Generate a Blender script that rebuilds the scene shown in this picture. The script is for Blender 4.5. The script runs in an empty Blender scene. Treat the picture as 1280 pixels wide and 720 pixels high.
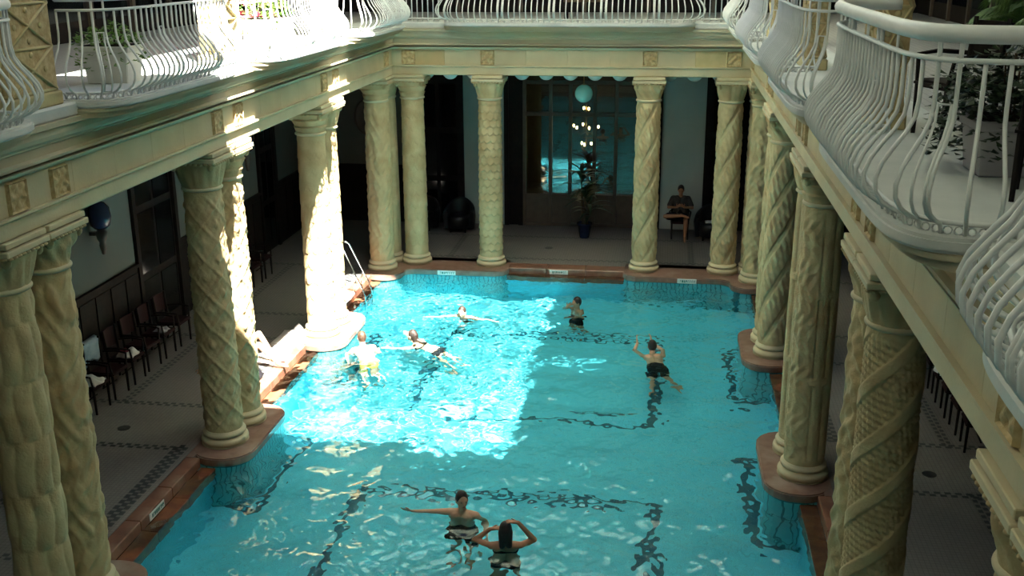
import bpy, bmesh, math, random
import numpy as np
from mathutils import Vector, Matrix
R = math.radians
random.seed(7)
rng = np.random.default_rng(11)
scene = bpy.context.scene
C = scene.collection

# ------------------------------------------------------------------ camera, sky, sun, exposure
cd = bpy.data.cameras.new('camera'); cam = bpy.data.objects.new('camera', cd); C.objects.link(cam)
cd.sensor_width = 36.0; cd.lens = 1342.64 / 1280 * 36; cd.clip_end = 200
cam.location = (2.174, 0.0, 7.17)
cam.rotation_euler = (Matrix.Rotation(R(8.1812), 3, 'Z') @ Matrix.Rotation(R(90 - 17.296), 3, 'X') @ Matrix.Rotation(R(-0.3248), 3, 'Z')).to_euler()
scene.camera = cam
scene.view_settings.view_transform = 'Standard'; scene.view_settings.look = 'None'
scene.view_settings.gamma = 1.0; scene.view_settings.use_curve_mapping = False
scene.view_settings.exposure = 0.98
world = bpy.data.worlds.new('sky'); scene.world = world; world.use_nodes = True
wn = world.node_tree.nodes; wn.clear()
wo = wn.new('ShaderNodeOutputWorld'); wb = wn.new('ShaderNodeBackground'); ws = wn.new('ShaderNodeTexSky')
ws.sky_type = 'NISHITA'; ws.sun_disc = False; ws.sun_elevation = R(62); ws.sun_rotation = R(148); ws.air_density = 1.0; ws.dust_density = 1.5
wb.inputs['Strength'].default_value = 0.14
world.node_tree.links.new(ws.outputs[0], wb.inputs[0]); world.node_tree.links.new(wb.outputs[0], wo.inputs[0])
SUN_DIR = Vector((-0.28, 0.45, -1.0)).normalized()
sl = bpy.data.lights.new('sun', 'SUN'); sl.energy = 33.0; sl.angle = R(0.6); sl.color = (1.0, 0.95, 0.85)
sun = bpy.data.objects.new('sun', sl); C.objects.link(sun); sun.location = (8, -10, 30)
sun.rotation_euler = SUN_DIR.to_track_quat('-Z', 'Y').to_euler()
sl.cycles.is_caustics_light = True
scene.cycles.caustics_reflective = False
scene.cycles.caustics_refractive = True
scene.cycles.max_bounces = 9; scene.cycles.diffuse_bounces = 4; scene.cycles.transmission_bounces = 6; scene.cycles.transparent_max_bounces = 12
scene.cycles.blur_glossy = 0.5
scene.cycles.sample_clamp_indirect = 8.0

# ------------------------------------------------------------------ material helpers
def mat(name, col, rough=0.7, spec=0.3, metal=0.0, var=None, vscale=3.0, detail=4.0, bump=0.0, bscale=30.0, emit=None, estr=0.0, var2=None, v2scale=0.8):
    m = bpy.data.materials.new(name); m.use_nodes = True
    nt = m.node_tree; b = nt.nodes['Principled BSDF']
    b.inputs['Base Color'].default_value = (*col, 1); b.inputs['Roughness'].default_value = rough
    b.inputs['Specular IOR Level'].default_value = spec; b.inputs['Metallic'].default_value = metal
    tc = nt.nodes.new('ShaderNodeTexCoord')
    def noise(sc, det):
        n = nt.nodes.new('ShaderNodeTexNoise'); n.inputs['Scale'].default_value = sc; n.inputs['Detail'].default_value = det
        nt.links.new(tc.outputs['Object'], n.inputs['Vector']); return n
    cur = None
    if var is not None:
        n = noise(vscale, detail); r = nt.nodes.new('ShaderNodeValToRGB')
        r.color_ramp.elements[0].position = 0.35; r.color_ramp.elements[1].position = 0.65
        r.color_ramp.elements[0].color = (*col, 1); r.color_ramp.elements[1].color = (*var, 1)
        nt.links.new(n.outputs['Fac'], r.inputs['Fac']); cur = r.outputs['Color']
    if var2 is not None:
        n = noise(v2scale, 3.0); r = nt.nodes.new('ShaderNodeValToRGB')
        r.color_ramp.elements[0].position = 0.52; r.color_ramp.elements[1].position = 0.7
        mx = nt.nodes.new('ShaderNodeMix'); mx.data_type = 'RGBA'
        nt.links.new(n.outputs['Fac'], r.inputs['Fac']); nt.links.new(r.outputs['Color'], mx.inputs['Factor'])
        if cur is not None: nt.links.new(cur, mx.inputs['A'])
        else: mx.inputs['A'].default_value = (*col, 1)
        mx.inputs['B'].default_value = (*var2, 1); cur = mx.outputs['Result']
    if cur is not None: nt.links.new(cur, b.inputs['Base Color'])
    if bump > 0:
        n = noise(bscale, 6.0); bp = nt.nodes.new('ShaderNodeBump'); bp.inputs['Strength'].default_value = bump; bp.inputs['Distance'].default_value = 0.02
        nt.links.new(n.outputs['Fac'], bp.inputs['Height']); nt.links.new(bp.outputs['Normal'], b.inputs['Normal'])
    if emit is not None:
        b.inputs['Emission Color'].default_value = (*emit, 1); b.inputs['Emission Strength'].default_value = estr
    return m

def tile_mat(name, c1, c2, grout, sx, sy, gw, rough=0.35, axes='XY', bump=0.25):
    """small rectangular tiles with grout, from object coordinates"""
    m = bpy.data.materials.new(name); m.use_nodes = True; nt = m.node_tree; b = nt.nodes['Principled BSDF']
    b.inputs['Roughness'].default_value = rough
    tc = nt.nodes.new('ShaderNodeTexCoord'); sp = nt.nodes.new('ShaderNodeSeparateXYZ'); cb = nt.nodes.new('ShaderNodeCombineXYZ')
    nt.links.new(tc.outputs['Object'], sp.inputs[0])
    if axes == 'WALL':
        ad = nt.nodes.new('ShaderNodeMath'); ad.operation = 'ADD'
        nt.links.new(sp.outputs['X'], ad.inputs[0]); nt.links.new(sp.outputs['Y'], ad.inputs[1])
        nt.links.new(ad.outputs[0], cb.inputs['X']); nt.links.new(sp.outputs['Z'], cb.inputs['Y'])
    else:
        nt.links.new(sp.outputs[axes[0]], cb.inputs['X']); nt.links.new(sp.outputs[axes[1]], cb.inputs['Y'])
    br = nt.nodes.new('ShaderNodeTexBrick'); br.offset = 0.0; br.squash = 1.0
    br.inputs['Color1'].default_value = (*c1, 1); br.inputs['Color2'].default_value = (*c2, 1); br.inputs['Mortar'].default_value = (*grout, 1)
    br.inputs['Scale'].default_value = 1.0; br.inputs['Mortar Size'].default_value = gw; br.inputs['Mortar Smooth'].default_value = 0.1
    br.inputs['Brick Width'].default_value = sx; br.inputs['Row Height'].default_value = sy
    nt.links.new(cb.outputs[0], br.inputs['Vector']); nt.links.new(br.outputs['Color'], b.inputs['Base Color'])
    return m

M = {}
M['stone'] = mat('cream_stone', (.62, .485, .27), .75, .2, var=(.49, .375, .205), vscale=2.6, bump=.7, bscale=22, var2=(.47, .325, .165), v2scale=1.3)
M['carved'] = mat('carved_cream_stone', (.62, .485, .27), .75, .2, var=(.49, .375, .205), vscale=2.6, var2=(.47, .325, .165), v2scale=1.3)
def carve(m, sc, st, dist):
    nt = m.node_tree; tc = [n for n in nt.nodes if n.type == 'TEX_COORD'][0]; v = nt.nodes.new('ShaderNodeTexVoronoi'); v.feature = 'SMOOTH_F1'; v.inputs['Scale'].default_value = sc
    n = nt.nodes.new('ShaderNodeTexNoise'); n.inputs['Scale'].default_value = sc * .8; n.inputs['Detail'].default_value = 3; mx = nt.nodes.new('ShaderNodeVectorMath'); mx.operation = 'MULTIPLY_ADD'; mx.inputs[1].default_value = (.06, .06, .06)
    nt.links.new(tc.outputs['Object'], n.inputs['Vector']); nt.links.new(n.outputs['Color'], mx.inputs[0]); nt.links.new(tc.outputs['Object'], mx.inputs[2]); nt.links.new(mx.outputs[0], v.inputs['Vector'])
    b = nt.nodes.new('ShaderNodeBump'); b.inputs['Strength'].default_value = st; b.inputs['Distance'].default_value = dist; nt.links.new(v.outputs['Distance'], b.inputs['Height']); nt.links.new(b.outputs['Normal'], nt.nodes['Principled BSDF'].inputs['Normal'])
carve(M['carved'], 30, .35, .015)
M['stone_b'] = mat('cream_stone_ochre', (.60, .50, .27), .75, .2, var=(.50, .42, .22), vscale=3.0, bump=.2, bscale=26)
M['stone_c'] = mat('cream_stone_pale', (.62, .54, .35), .75, .2, var=(.55, .48, .31), vscale=2.0, bump=.2, bscale=26)
M['stone_e'] = mat('cream_stone_soft', (.60, .52, .33), .75, .2, var=(.53, .46, .29), vscale=2.4, bump=.2, bscale=26)
M['stone_d'] = mat('cream_stone_rusty', (.55, .42, .22), .75, .2, var=(.48, .38, .20), vscale=3.0, bump=.2, bscale=26)
M['relief'] = mat('carved_ochre_stone', (.62, .49, .27), .75, .2, var=(.46, .33, .16), vscale=14, bump=.3, bscale=40)
M['cornice'] = mat('greenish_grey_stone', (.52, .465, .32), .75, .2, var=(.45, .41, .29), vscale=1.4, bump=.15, bscale=20, var2=(.52, .46, .28), v2scale=.6)
M['slab'] = mat('pale_grey_stone', (.62, .64, .61), .6, .3, var=(.53, .56, .54), vscale=2.5, bump=.15, bscale=20)
M['white_metal'] = mat('white_painted_iron', (.74, .76, .74), .45, .4, var=(.66, .69, .67), vscale=6)
M['marble'] = mat('red_brown_marble', (.25, .115, .070), .30, .5, var=(.17, .075, .05), vscale=5, detail=8, var2=(.32, .20, .14), v2scale=2.4)
M['marble_b'] = mat('dusky_marble', (.27, .165, .125), .35, .5, var=(.20, .11, .08), vscale=6, detail=8, var2=(.33, .25, .20), v2scale=2.0)
M['ledge'] = mat('wet_orange_marble', (.27, .10, .045), .25, .5, var=(.17, .06, .035), vscale=6, detail=8)
M['mosaic'] = tile_mat('pale_mosaic', (.22, .205, .185), (.20, .185, .17), (.14, .13, .12), .06, .06, .004, .5)
M['gallery_floor'] = tile_mat('pale_gallery_paving', (.46, .46, .44), (.42, .42, .40), (.28, .28, .27), .10, .10, .006, .5)
M['inlay'] = mat('dark_inlay_tile', (.045, .05, .05), .4, .4)
M['pool'] = tile_mat('turquoise_tile', (.145, .80, .97), (.13, .76, .95), (.11, .64, .80), .05, .05, .004, .4)
M['pool_band'] = mat('dark_blue_tile', (.012, .11, .17), .4, .4, var=(.018, .15, .2), vscale=12)
M['pool_wall'] = tile_mat('turquoise_wall_tile', (.125, .72, .88), (.11, .68, .84), (.09, .54, .68), .08, .08, .006, .4, 'WALL')
M['plinth_tile'] = tile_mat('white_grid_tile', (.16, .60, .65), (.14, .57, .62), (.02, .20, .24), .10, .60, .010, .35, 'WALL')
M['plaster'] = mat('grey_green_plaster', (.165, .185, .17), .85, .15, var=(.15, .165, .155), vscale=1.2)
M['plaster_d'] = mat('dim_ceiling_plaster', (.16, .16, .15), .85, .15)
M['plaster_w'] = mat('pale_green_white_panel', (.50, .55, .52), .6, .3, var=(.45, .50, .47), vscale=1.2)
M['dark_wood'] = mat('near_black_wood', (.012, .010, .009), .65, .15, var=(.02, .015, .012), vscale=7)
M['frame_wood'] = mat('brown_grey_wood', (.11, .085, .06), .45, .4, var=(.085, .065, .05), vscale=6)
M['dark_glass'] = mat('unlit_dark_pane', (.006, .008, .01), .08, .5)
M['black'] = mat('black_leather', (.012, .012, .013), .35, .5)
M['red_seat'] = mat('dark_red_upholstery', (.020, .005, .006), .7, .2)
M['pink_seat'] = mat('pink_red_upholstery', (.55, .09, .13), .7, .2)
M['white_box'] = mat('white_planter', (.78, .77, .70), .7, .2, var=(.70, .69, .62), vscale=5)
M['blue_pot'] = mat('dark_blue_glaze', (.012, .025, .07), .25, .5)
M['leaf'] = mat('green_leaf', (.09, .20, .035), .5, .3, var=(.16, .28, .05), vscale=9)
M['leaf_dark'] = mat('dark_green_leaf', (.022, .045, .02), .4, .4, var=(.035, .06, .025), vscale=9)
M['palm'] = mat('palm_frond_green', (.12, .20, .05), .5, .3, var=(.06, .12, .03), vscale=6)
M['trunk'] = mat('brown_trunk', (.12, .085, .055), .8, .2, var=(.07, .05, .03), vscale=14)
M['steel'] = mat('polished_steel', (.78, .78, .76), .18, .5, metal=1.0)
M['sign'] = mat('white_enamel', (.78, .82, .78), .4, .4)
M['teal_mark'] = mat('teal_print', (.05, .26, .22), .5, .3)
M['globe'] = mat('aqua_white_glass_globe', (.20, .55, .52), .15, .5, var=(.28, .60, .55), vscale=6)
M['towel_w'] = mat('white_towel', (.80, .78, .74), .95, .05, bump=.4, bscale=120)
M['towel_b'] = mat('pale_blue_towel', (.30, .44, .55), .95, .05, var=(.42, .55, .62), vscale=9, bump=.4, bscale=120)
M['towel_y'] = mat('yellow_cloth', (.70, .47, .12), .9, .1, bump=.3, bscale=100)
M['cloth_r'] = mat('maroon_cloth', (.16, .03, .045), .9, .1)
M['cloth_p'] = mat('pink_cloth', (.62, .14, .22), .9, .1)
M['cloth_k'] = mat('black_cloth', (.015, .015, .018), .9, .1)
M['cloth_g'] = mat('dark_grey_shirt', (.06, .055, .05), .9, .1, var=(.09, .08, .07), vscale=20)
M['skin'] = mat('light_skin', (.62, .38, .25), .5, .3, var=(.58, .34, .22), vscale=8)
M['skin_t'] = mat('tanned_skin', (.42, .22, .13), .5, .3, var=(.38, .19, .11), vscale=8)
M['hair'] = mat('dark_brown_hair', (.022, .014, .010), .45, .4, bump=.5, bscale=90)
M['hair_b'] = mat('brown_hair', (.05, .028, .016), .45, .4, bump=.5, bscale=90)
M['lip'] = mat('lip_pink', (.40, .14, .12), .5, .3)
M['bulb'] = mat('lit_bulb', (1, .8, .5), .5, .2, emit=(1.0, .62, .25), estr=40.0)
M['brass'] = mat('dull_brass', (.28, .19, .07), .4, .5, metal=.8)
M['grey_line'] = mat('grey_print', (.42, .41, .42), .8, .1)
M['soil'] = mat('dark_soil', (.03, .022, .015), .9, .1)

def glassy(name, refl, tint):
    m = bpy.data.materials.new(name); m.use_nodes = True; nt = m.node_tree; nt.nodes.clear()
    o = nt.nodes.new('ShaderNodeOutputMaterial'); mx = nt.nodes.new('ShaderNodeMixShader')
    g = nt.nodes.new('ShaderNodeBsdfGlossy'); g.inputs['Roughness'].default_value = .015; g.inputs['Color'].default_value = (.9, .95, .95, 1)
    t = nt.nodes.new('ShaderNodeBsdfTransparent'); t.inputs['Color'].default_value = (*tint, 1)
    lw = nt.nodes.new('ShaderNodeFresnel'); lw.inputs['IOR'].default_value = 1.5
    ad = nt.nodes.new('ShaderNodeMath'); ad.operation = 'ADD'; ad.use_clamp = True; ad.inputs[1].default_value = refl
    nt.links.new(lw.outputs[0], ad.inputs[0]); nt.links.new(ad.outputs[0], mx.inputs['Fac'])
    nt.links.new(t.outputs[0], mx.inputs[1]); nt.links.new(g.outputs[0], mx.inputs[2]); nt.links.new(mx.outputs[0], o.inputs[0]); return m
M['window_glass'] = glassy('window_glass', .10, (.55, .62, .6))

def roof_glass(name, k):
    m = bpy.data.materials.new(name); m.use_nodes = True; nt = m.node_tree; nt.nodes.clear()
    o = nt.nodes.new('ShaderNodeOutputMaterial'); mx = nt.nodes.new('ShaderNodeMixShader'); mx.inputs['Fac'].default_value = .5
    d = nt.nodes.new('ShaderNodeBsdfDiffuse'); d.inputs['Color'].default_value = (.75, .75, .72, 1)
    t = nt.nodes.new('ShaderNodeBsdfTranslucent'); t.inputs['Color'].default_value = (.50 * k, .51 * k, .46 * k, 1)
    nt.links.new(d.outputs[0], mx.inputs[1]); nt.links.new(t.outputs[0], mx.inputs[2]); nt.links.new(mx.outputs[0], o.inputs[0]); return m
M['roof_glass'] = roof_glass('milky_roof_glass', 1.75); M['roof_glass_dimmed'] = roof_glass('dimmed_roof_glass', .78)  # second glass passes less light, added to darken the near end of the court
def water_mat():
    m = bpy.data.materials.new('pool_water'); m.use_nodes = True; nt = m.node_tree; nt.nodes.clear()
    o = nt.nodes.new('ShaderNodeOutputMaterial'); g = nt.nodes.new('ShaderNodeBsdfGlass')
    g.inputs['IOR'].default_value = 1.33; g.inputs['Roughness'].default_value = 0.0; g.inputs['Color'].default_value = (.86, 1.0, 1.0, 1)
    nt.links.new(g.outputs[0], o.inputs[0]); return m
M['water'] = water_mat()

# ------------------------------------------------------------------ geometry helpers
def mesh(name, V, F, smooth=False):
    me = bpy.data.meshes.new(name); me.from_pydata([tuple(v) for v in V], [], [tuple(f) for f in F]); me.update()
    if smooth: me.polygons.foreach_set('use_smooth', [True] * len(me.polygons))
    return me
def obj(name, me, m=None, parent=None, loc=None, rot=None, mw=None):
    o = bpy.data.objects.new(name, me)
    if m is not None and me is not None and len(me.materials) == 0: me.materials.append(M[m] if isinstance(m, str) else m)
    C.objects.link(o)
    if parent is not None: o.parent = parent
    if loc is not None: o.location = loc
    if rot is not None: o.rotation_euler = rot
    if mw is not None: o.matrix_local = mw
    return o
def empty(name, loc=(0, 0, 0), rz=0.0):
    o = bpy.data.objects.new(name, None); C.objects.link(o); o.location = loc; o.rotation_euler = (0, 0, rz); o.empty_display_size = .1; return o
def tag(o, label, cat, group=None):
    o['label'] = label; o['category'] = cat
    if group: o['group'] = group
    return o
def struct(o, label=None):
    o['kind'] = 'structure'
    if label: o['label'] = label
    return o
def copy_tree(o, parent=None):
    c = o.copy(); C.objects.link(c); c.parent = parent
    for ch in list(o.children): copy_tree(ch, c)
    return c

class MB:
    def __init__(s): s.v = []; s.f = []
    def add(s, V, F):
        k = len(s.v); s.v += [tuple(v) for v in V]; s.f += [tuple(i + k for i in f) for f in F]; return s
    def box(s, x0, x1, y0, y1, z0, z1):
        return s.add([(x0, y0, z0), (x1, y0, z0), (x1, y1, z0), (x0, y1, z0), (x0, y0, z1), (x1, y0, z1), (x1, y1, z1), (x0, y1, z1)],
                     [(0, 3, 2, 1), (4, 5, 6, 7), (0, 1, 5, 4), (1, 2, 6, 5), (2, 3, 7, 6), (3, 0, 4, 7)])
    def tube(s, P, r, n=8, closed=False, cap=True, flat=1.0):
        P = [Vector(p) for p in P]; m = len(P); rr = r if hasattr(r, '__len__') else [r] * m
        rings = []; prev = None
        for i in range(m):
            a = P[(i - 1) % m] if (closed or i > 0) else P[0]; b = P[(i + 1) % m] if (closed or i < m - 1) else P[-1]
            t = (b - a)
            t = t.normalized() if t.length > 1e-9 else Vector((0, 0, 1))
            if prev is None:
                u = Vector((0, 0, 1)) if abs(t.z) < .9 else Vector((1, 0, 0))
            else: u = prev
            u = (u - t * u.dot(t))
            if u.length < 1e-6: u = t.orthogonal()
            u.normalize(); w = t.cross(u); prev = u
            rings.append([P[i] + (u * math.cos(2 * math.pi * k / n) * flat + w * math.sin(2 * math.pi * k / n)) * rr[i] for k in range(n)])
        V = [v for g in rings for v in g]; F = []
        for i in range(m if closed else m - 1):
            j = (i + 1) % m
            for k in range(n): F.append((i * n + k, i * n + (k + 1) % n, j * n + (k + 1) % n, j * n + k))
        if cap and not closed: F += [tuple(range(n - 1, -1, -1)), tuple((m - 1) * n + k for k in range(n))]
        return s.add(V, F)
    def lathe(s, prof, n=32, c=(0, 0), cap=True):
        V = []; F = []; m = len(prof)
        for r, z in prof:
            for k in range(n): a = 2 * math.pi * k / n; V.append((c[0] + r * math.cos(a), c[1] + r * math.sin(a), z))
        for i in range(m - 1):
            for k in range(n): F.append((i * n + k, i * n + (k + 1) % n, (i + 1) * n + (k + 1) % n, (i + 1) * n + k))
        if cap: F += [tuple(range(n - 1, -1, -1)), tuple((m - 1) * n + k for k in range(n))]
        return s.add(V, F)
    def ellipsoid(s, c, r, n=12, m=8, rot=None):
        V = []; F = []; c = Vector(c)
        for i in range(m + 1):
            ph = math.pi * i / m
            for k in range(n):
                a = 2 * math.pi * k / n; p = Vector((r[0] * math.sin(ph) * math.cos(a), r[1] * math.sin(ph) * math.sin(a), r[2] * math.cos(ph)))
                V.append(c + (rot @ p if rot is not None else p))
        for i in range(m):
            for k in range(n): F.append((i * n + k, (i + 1) * n + k, (i + 1) * n + (k + 1) % n, i * n + (k + 1) % n))
        return s.add(V, F)
    def prism(s, outline, z0, z1):
        n = len(outline)
        V = [(x, y, z0) for x, y in outline] + [(x, y, z1) for x, y in outline]
        F = [tuple(range(n - 1, -1, -1)), tuple(range(n, 2 * n))] + [(k, (k + 1) % n, n + (k + 1) % n, n + k) for k in range(n)]
        return s.add(V, F)
    def me(s, name, smooth=False):
        m = mesh(name, s.v, s.f, smooth); return m
    def build(s, name, m, parent=None, smooth=False, **k):
        return obj(name, s.me(name, smooth), m, parent, **k)

def bevel_mesh(me, w=.01, seg=2):
    bm = bmesh.new(); bm.from_mesh(me); bmesh.ops.remove_doubles(bm, verts=bm.verts, dist=1e-5)
    bmesh.ops.recalc_face_normals(bm, faces=bm.faces)
    bmesh.ops.bevel(bm, geom=[e for e in bm.edges if e.calc_face_angle(0) > .5], offset=w, segments=seg, affect='EDGES', clamp_overlap=True)
    bm.to_mesh(me); bm.free(); return me
def fix_normals(me):
    bm = bmesh.new(); bm.from_mesh(me); bmesh.ops.recalc_face_normals(bm, faces=bm.faces); bm.to_mesh(me); bm.free(); return me
def auto_smooth(me, ang=35):
    me.polygons.foreach_set('use_smooth', [True] * len(me.polygons))
    bm = bmesh.new(); bm.from_mesh(me)
    for e in bm.edges:
        if len(e.link_faces) == 2 and e.calc_face_angle(0) > R(ang): e.smooth = False
    bm.to_mesh(me); bm.free(); return me
_boxes = {}
def bbox(name, x0, x1, y0, y1, z0, z1, m, parent=None, bev=.0):
    """a box object whose origin is its centre, sharing mesh data between equal sizes"""
    key = (round(x1 - x0, 4), round(y1 - y0, 4), round(z1 - z0, 4), str(m), bev)
    if key not in _boxes:
        a, b, c = (x1 - x0) / 2, (y1 - y0) / 2, (z1 - z0) / 2
        me = MB().box(-a, a, -b, b, -c, c).me(name)
        if bev > 0: bevel_mesh(me, bev, 1)
        me.materials.append(M[m]); _boxes[key] = me
    return obj(name, _boxes[key], None, parent, loc=((x0 + x1) / 2, (y0 + y1) / 2, (z0 + z1) / 2))

# ------------------------------------------------------------------ layout numbers (metres; water surface is z = 0)
XC = 4.266                      # column axis on the long sides
YB = 24.19                      # column axis on the far side
DECK = 0.14
YN = -1.4                       # near end of the pool court
PAIR = [(4.55, 5.30), (9.33, 10.08), (14.13, 14.88), (18.94, 19.64)]
GAL = 5.72                      # upper gallery floor
DEPTH = -1.4

def court_sweep(name, prof, m, parent=None):
    """sweep a (distance from axis, height) profile along both sides and the far end, with mitred corners"""
    V = []; F = []; n = len(prof)
    def ring(fn):
        for p, z in prof: x, y = fn(p); V.append((x, y, z))
    off = 19.97
    ring(lambda p: (-p, YN)); ring(lambda p: (-p, p + off)); ring(lambda p: (p, p + off)); ring(lambda p: (p, YN))
    for i in range(3):
        for k in range(n - 1): F.append((i * n + k, i * n + k + 1, (i + 1) * n + k + 1, (i + 1) * n + k))
    F += [tuple(range(n)), tuple(3 * n + k for k in reversed(range(n)))]
    return obj(name, fix_normals(mesh(name, V, F)), m, parent)

# ------------------------------------------------------------------ pool basin
def plinth_outline(cx, cy, hx, hy, r, n=6):
    P = []
    for (sx, sy, a0) in ((1, 1, 0), (-1, 1, 90), (-1, -1, 180), (1, -1, 270)):
        for k in range(n + 1):
            a = R(a0 + 90 * k / n); P.append((cx + sx * (hx - r) + r * math.cos(a), cy + sy * (hy - r) + r * math.sin(a)))
    return P
WX = 4.22; WY = 23.78; WN = YN + 1.0
b = MB()
b.add([(-WX, WN, DEPTH), (WX, WN, DEPTH), (WX, WY, DEPTH), (-WX, WY, DEPTH)], [(0, 1, 2, 3)])
basin = struct(b.build('floor_pool', 'pool'), 'turquoise tiled pool bottom'); basin.name = 'pool_floor'
basin.cycles.is_caustics_receiver = True
b = MB()
for (x0, y0, x1, y1) in ((-WX, WN, -WX, WY), (-WX, WY, WX, WY), (WX, WY, WX, WN), (WX, WN, -WX, WN)):
    b.add([(x0, y0, DEPTH), (x1, y1, DEPTH), (x1, y1, -.03), (x0, y0, -.03)], [(0, 1, 2, 3)])
pw = struct(b.build('pool_wall', 'pool_wall')); pw.cycles.is_caustics_receiver = True
def band(x0, x1, y0, y1):
    o = bbox('floor_band', x0, x1, y0, y1, DEPTH, DEPTH + .004, 'pool_band', basin); o.cycles.is_caustics_receiver = True
w = .13
for (ya, yb) in ((17.1, 21.3), (10.2, 14.45), (3.4, 7.6)):
    for s in (-1, 1): band(s * 2.2 - w / 2, s * 2.2 + w / 2, ya, yb)
    band(-2.2 + w / 2, 2.2 - w / 2, ya, ya + w); band(-2.2 + w / 2, 2.2 - w / 2, yb - w, yb)
for (ya, yb) in ((8.7, 11.2), (13.45, 16.0), (18.2, 20.8)):
    for s in (-1, 1):
        a, c = sorted((s * (3.6 - w / 2), s * (3.6 + w / 2))); band(a, c, ya, yb)
        for yy in (ya, yb - w):
            a, c = sorted((s * (3.6 + w / 2), s * (WX - .01))); band(a, c, yy, yy + w)

# plinths that carry the columns
def plinth(name, outline, label):
    root = empty(name, (0, 0, 0)); struct(root, label)
    t = MB().prism(outline, DEPTH, .015).build('tiled_wall', 'plinth_tile', root); t.cycles.is_caustics_receiver = True
    cx = sum(p[0] for p in outline) / len(outline); cy = sum(p[1] for p in outline) / len(outline)
    def grow(d):
        out = []
        for i, (x, y) in enumerate(outline):
            a = Vector(outline[i - 1]); c = Vector(outline[(i + 1) % len(outline)]); t = (c - a).normalized(); out.append((x + t.y * d, y - t.x * d))
        return out
    g = grow(.03)
    me = bevel_mesh(MB().prism(g, .015, DECK).me('marble_cap'), .018, 2)
    obj('marble_cap', me, 'marble_b', root)
    return root
side_pl = []
for i, (a, c) in enumerate(PAIR):
    for s in (-1, 1):
        cy = (a + c) / 2
        o = plinth('column_plinth', plinth_outline(s * 4.17, cy, .44, 1.0, .40), 'rounded red-brown marble plinth under a column pair')
# L-shaped corner plinths running on under the far columns
def corner_outline(s):
    pts = [(4.6, 24.6), (4.6, 23.15), (4.45, 22.98)]
    for k in range(7): a = R(270 - 90 * k / 6); pts.append((4.13 + .38 * math.cos(a), 23.30 + .38 * math.sin(a)))
    for k in range(1, 7): a = R(0 + 90 * k / 6); pts.append((3.45 + .30 * math.cos(a), 23.34 + .24 * math.sin(a)))
    pts += [(1.62, 23.58), (1.44, 23.66), (1.36, 23.82), (1.36, 24.6)]
    pts = [(s * x, y) for x, y in pts]
    return pts if s > 0 and False else (pts if s < 0 else pts[::-1])
def ccw(P):
    A = sum(P[i - 1][0] * P[i][1] - P[i][0] * P[i - 1][1] for i in range(len(P))); return P if A > 0 else P[::-1]
for s in (-1, 1): plinth('column_plinth', ccw(corner_outline(s)), 'angled red-brown marble corner plinth under three columns')

# deck, coping stones, wet ledge
deck = MB()
XO = 7.45; YO = 28.1
XK = 4.62
for (x0, x1, y0, y1) in ((-XO, -XK, YN - 2.5, YO), (XK, XO, YN - 2.5, YO), (-XK, XK, 24.35, YO), (-XK, XK, YN - 2.5, YN + .4)):
    deck.box(x0, x1, y0, y1, DECK - .2, DECK)
floor = struct(deck.build('floor', 'mosaic'), 'pale mosaic deck around the pool')
coping = struct(empty('trim_1'), 'red-brown marble kerb with a wet step along the pool')
def run_side(s):
    segs = [(YN + .4, 3.93), (5.92, 8.72), (10.7, 13.5), (15.5, 18.3), (20.28, 23.0)]
    for (a, c) in segs:
        n = max(2, round((c - a) / .93)); L = (c - a) / n
        for k in range(n):
            y0 = a + k * L + .002; y1 = a + (k + 1) * L - .002
            x0, x1 = sorted((s * 4.40, s * XK)); bbox('coping_stone', x0, x1, y0, y1, -.02, DECK + .002, 'marble', coping, .012)
            x0, x1 = sorted((s * 4.17, s * 4.40)); bbox('ledge_stone', x0, x1, y0, y1, -.30, -.012, 'ledge', coping, .008)
for s in (-1, 1): run_side(s)
for k in range(3):
    x0 = -1.36 + k * 2.72 / 3 + .002; x1 = x0 + 2.72 / 3 - .004
    bbox('coping_stone', x0, x1, 23.92, 24.35, -.02, DECK + .002, 'marble', coping, .012)
    bbox('ledge_stone', x0, x1, 23.72, 23.92, -.30, -.012, 'ledge', coping, .008)
for (x0, x1) in ((-XK, -1.36), (1.36, XK)):
    pass
# filler deck behind side plinths
for (a, c) in PAIR:
    for s in (-1, 1):
        x0, x1 = sorted((s * 4.5, s * XK)); cy = (a + c) / 2
        bbox('coping_back', x0, x1, cy - 1.0, cy + 1.0, DECK - .15, DECK - .002, 'marble_b', coping)

# dark dotted borders set in the mosaic
inl = MB()
def dots(x0, y0, x1, y1, rows=2, pitch=.14, sz=.085, gap=.10):
    d = Vector((x1 - x0, y1 - y0)); L = d.length; d.normalize(); nrm = Vector((-d.y, d.x)); k = 0
    while k * pitch < L:
        for r in range(rows):
            c = Vector((x0, y0)) + d * (k * pitch + (pitch / 2 if r % 2 else 0)) + nrm * ((r - (rows - 1) / 2) * gap)
            h = sz / 2; a = d * h; e = nrm * (h * .75); z = DECK + .0015
            P = [c - a - e, c + a - e, c + a + e, c - a + e]
            inl.add([(p.x, p.y, z) for p in P], [(0, 1, 2, 3)])
        k += 1
for s in (-1, 1):
    for (a, c) in ((5.9, 8.9), (10.6, 13.75), (15.3, 18.55), (20.0, 23.6)):
        dots(s * 4.82, a, s * 4.82, c, 3, .15, .10, .075); dots(s * 6.5, a, s * 6.5, c, 2, .14, .08, .08)
        dots(s * 4.82, a, s * 7.3, a, 2, .14, .085, .075); dots(s * 4.82, c, s * 7.3, c, 2, .14, .085, .075)
for y in (24.75, 26.85): dots(-4.2, y, 4.2, y, 2, .14, .085, .075)
for x in (-2.9, 2.9): dots(x, 24.75, x, 26.85, 2, .14, .085, .075)
io = inl.build('border_tiles', 'inlay', floor); io['kind'] = 'stuff'
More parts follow.
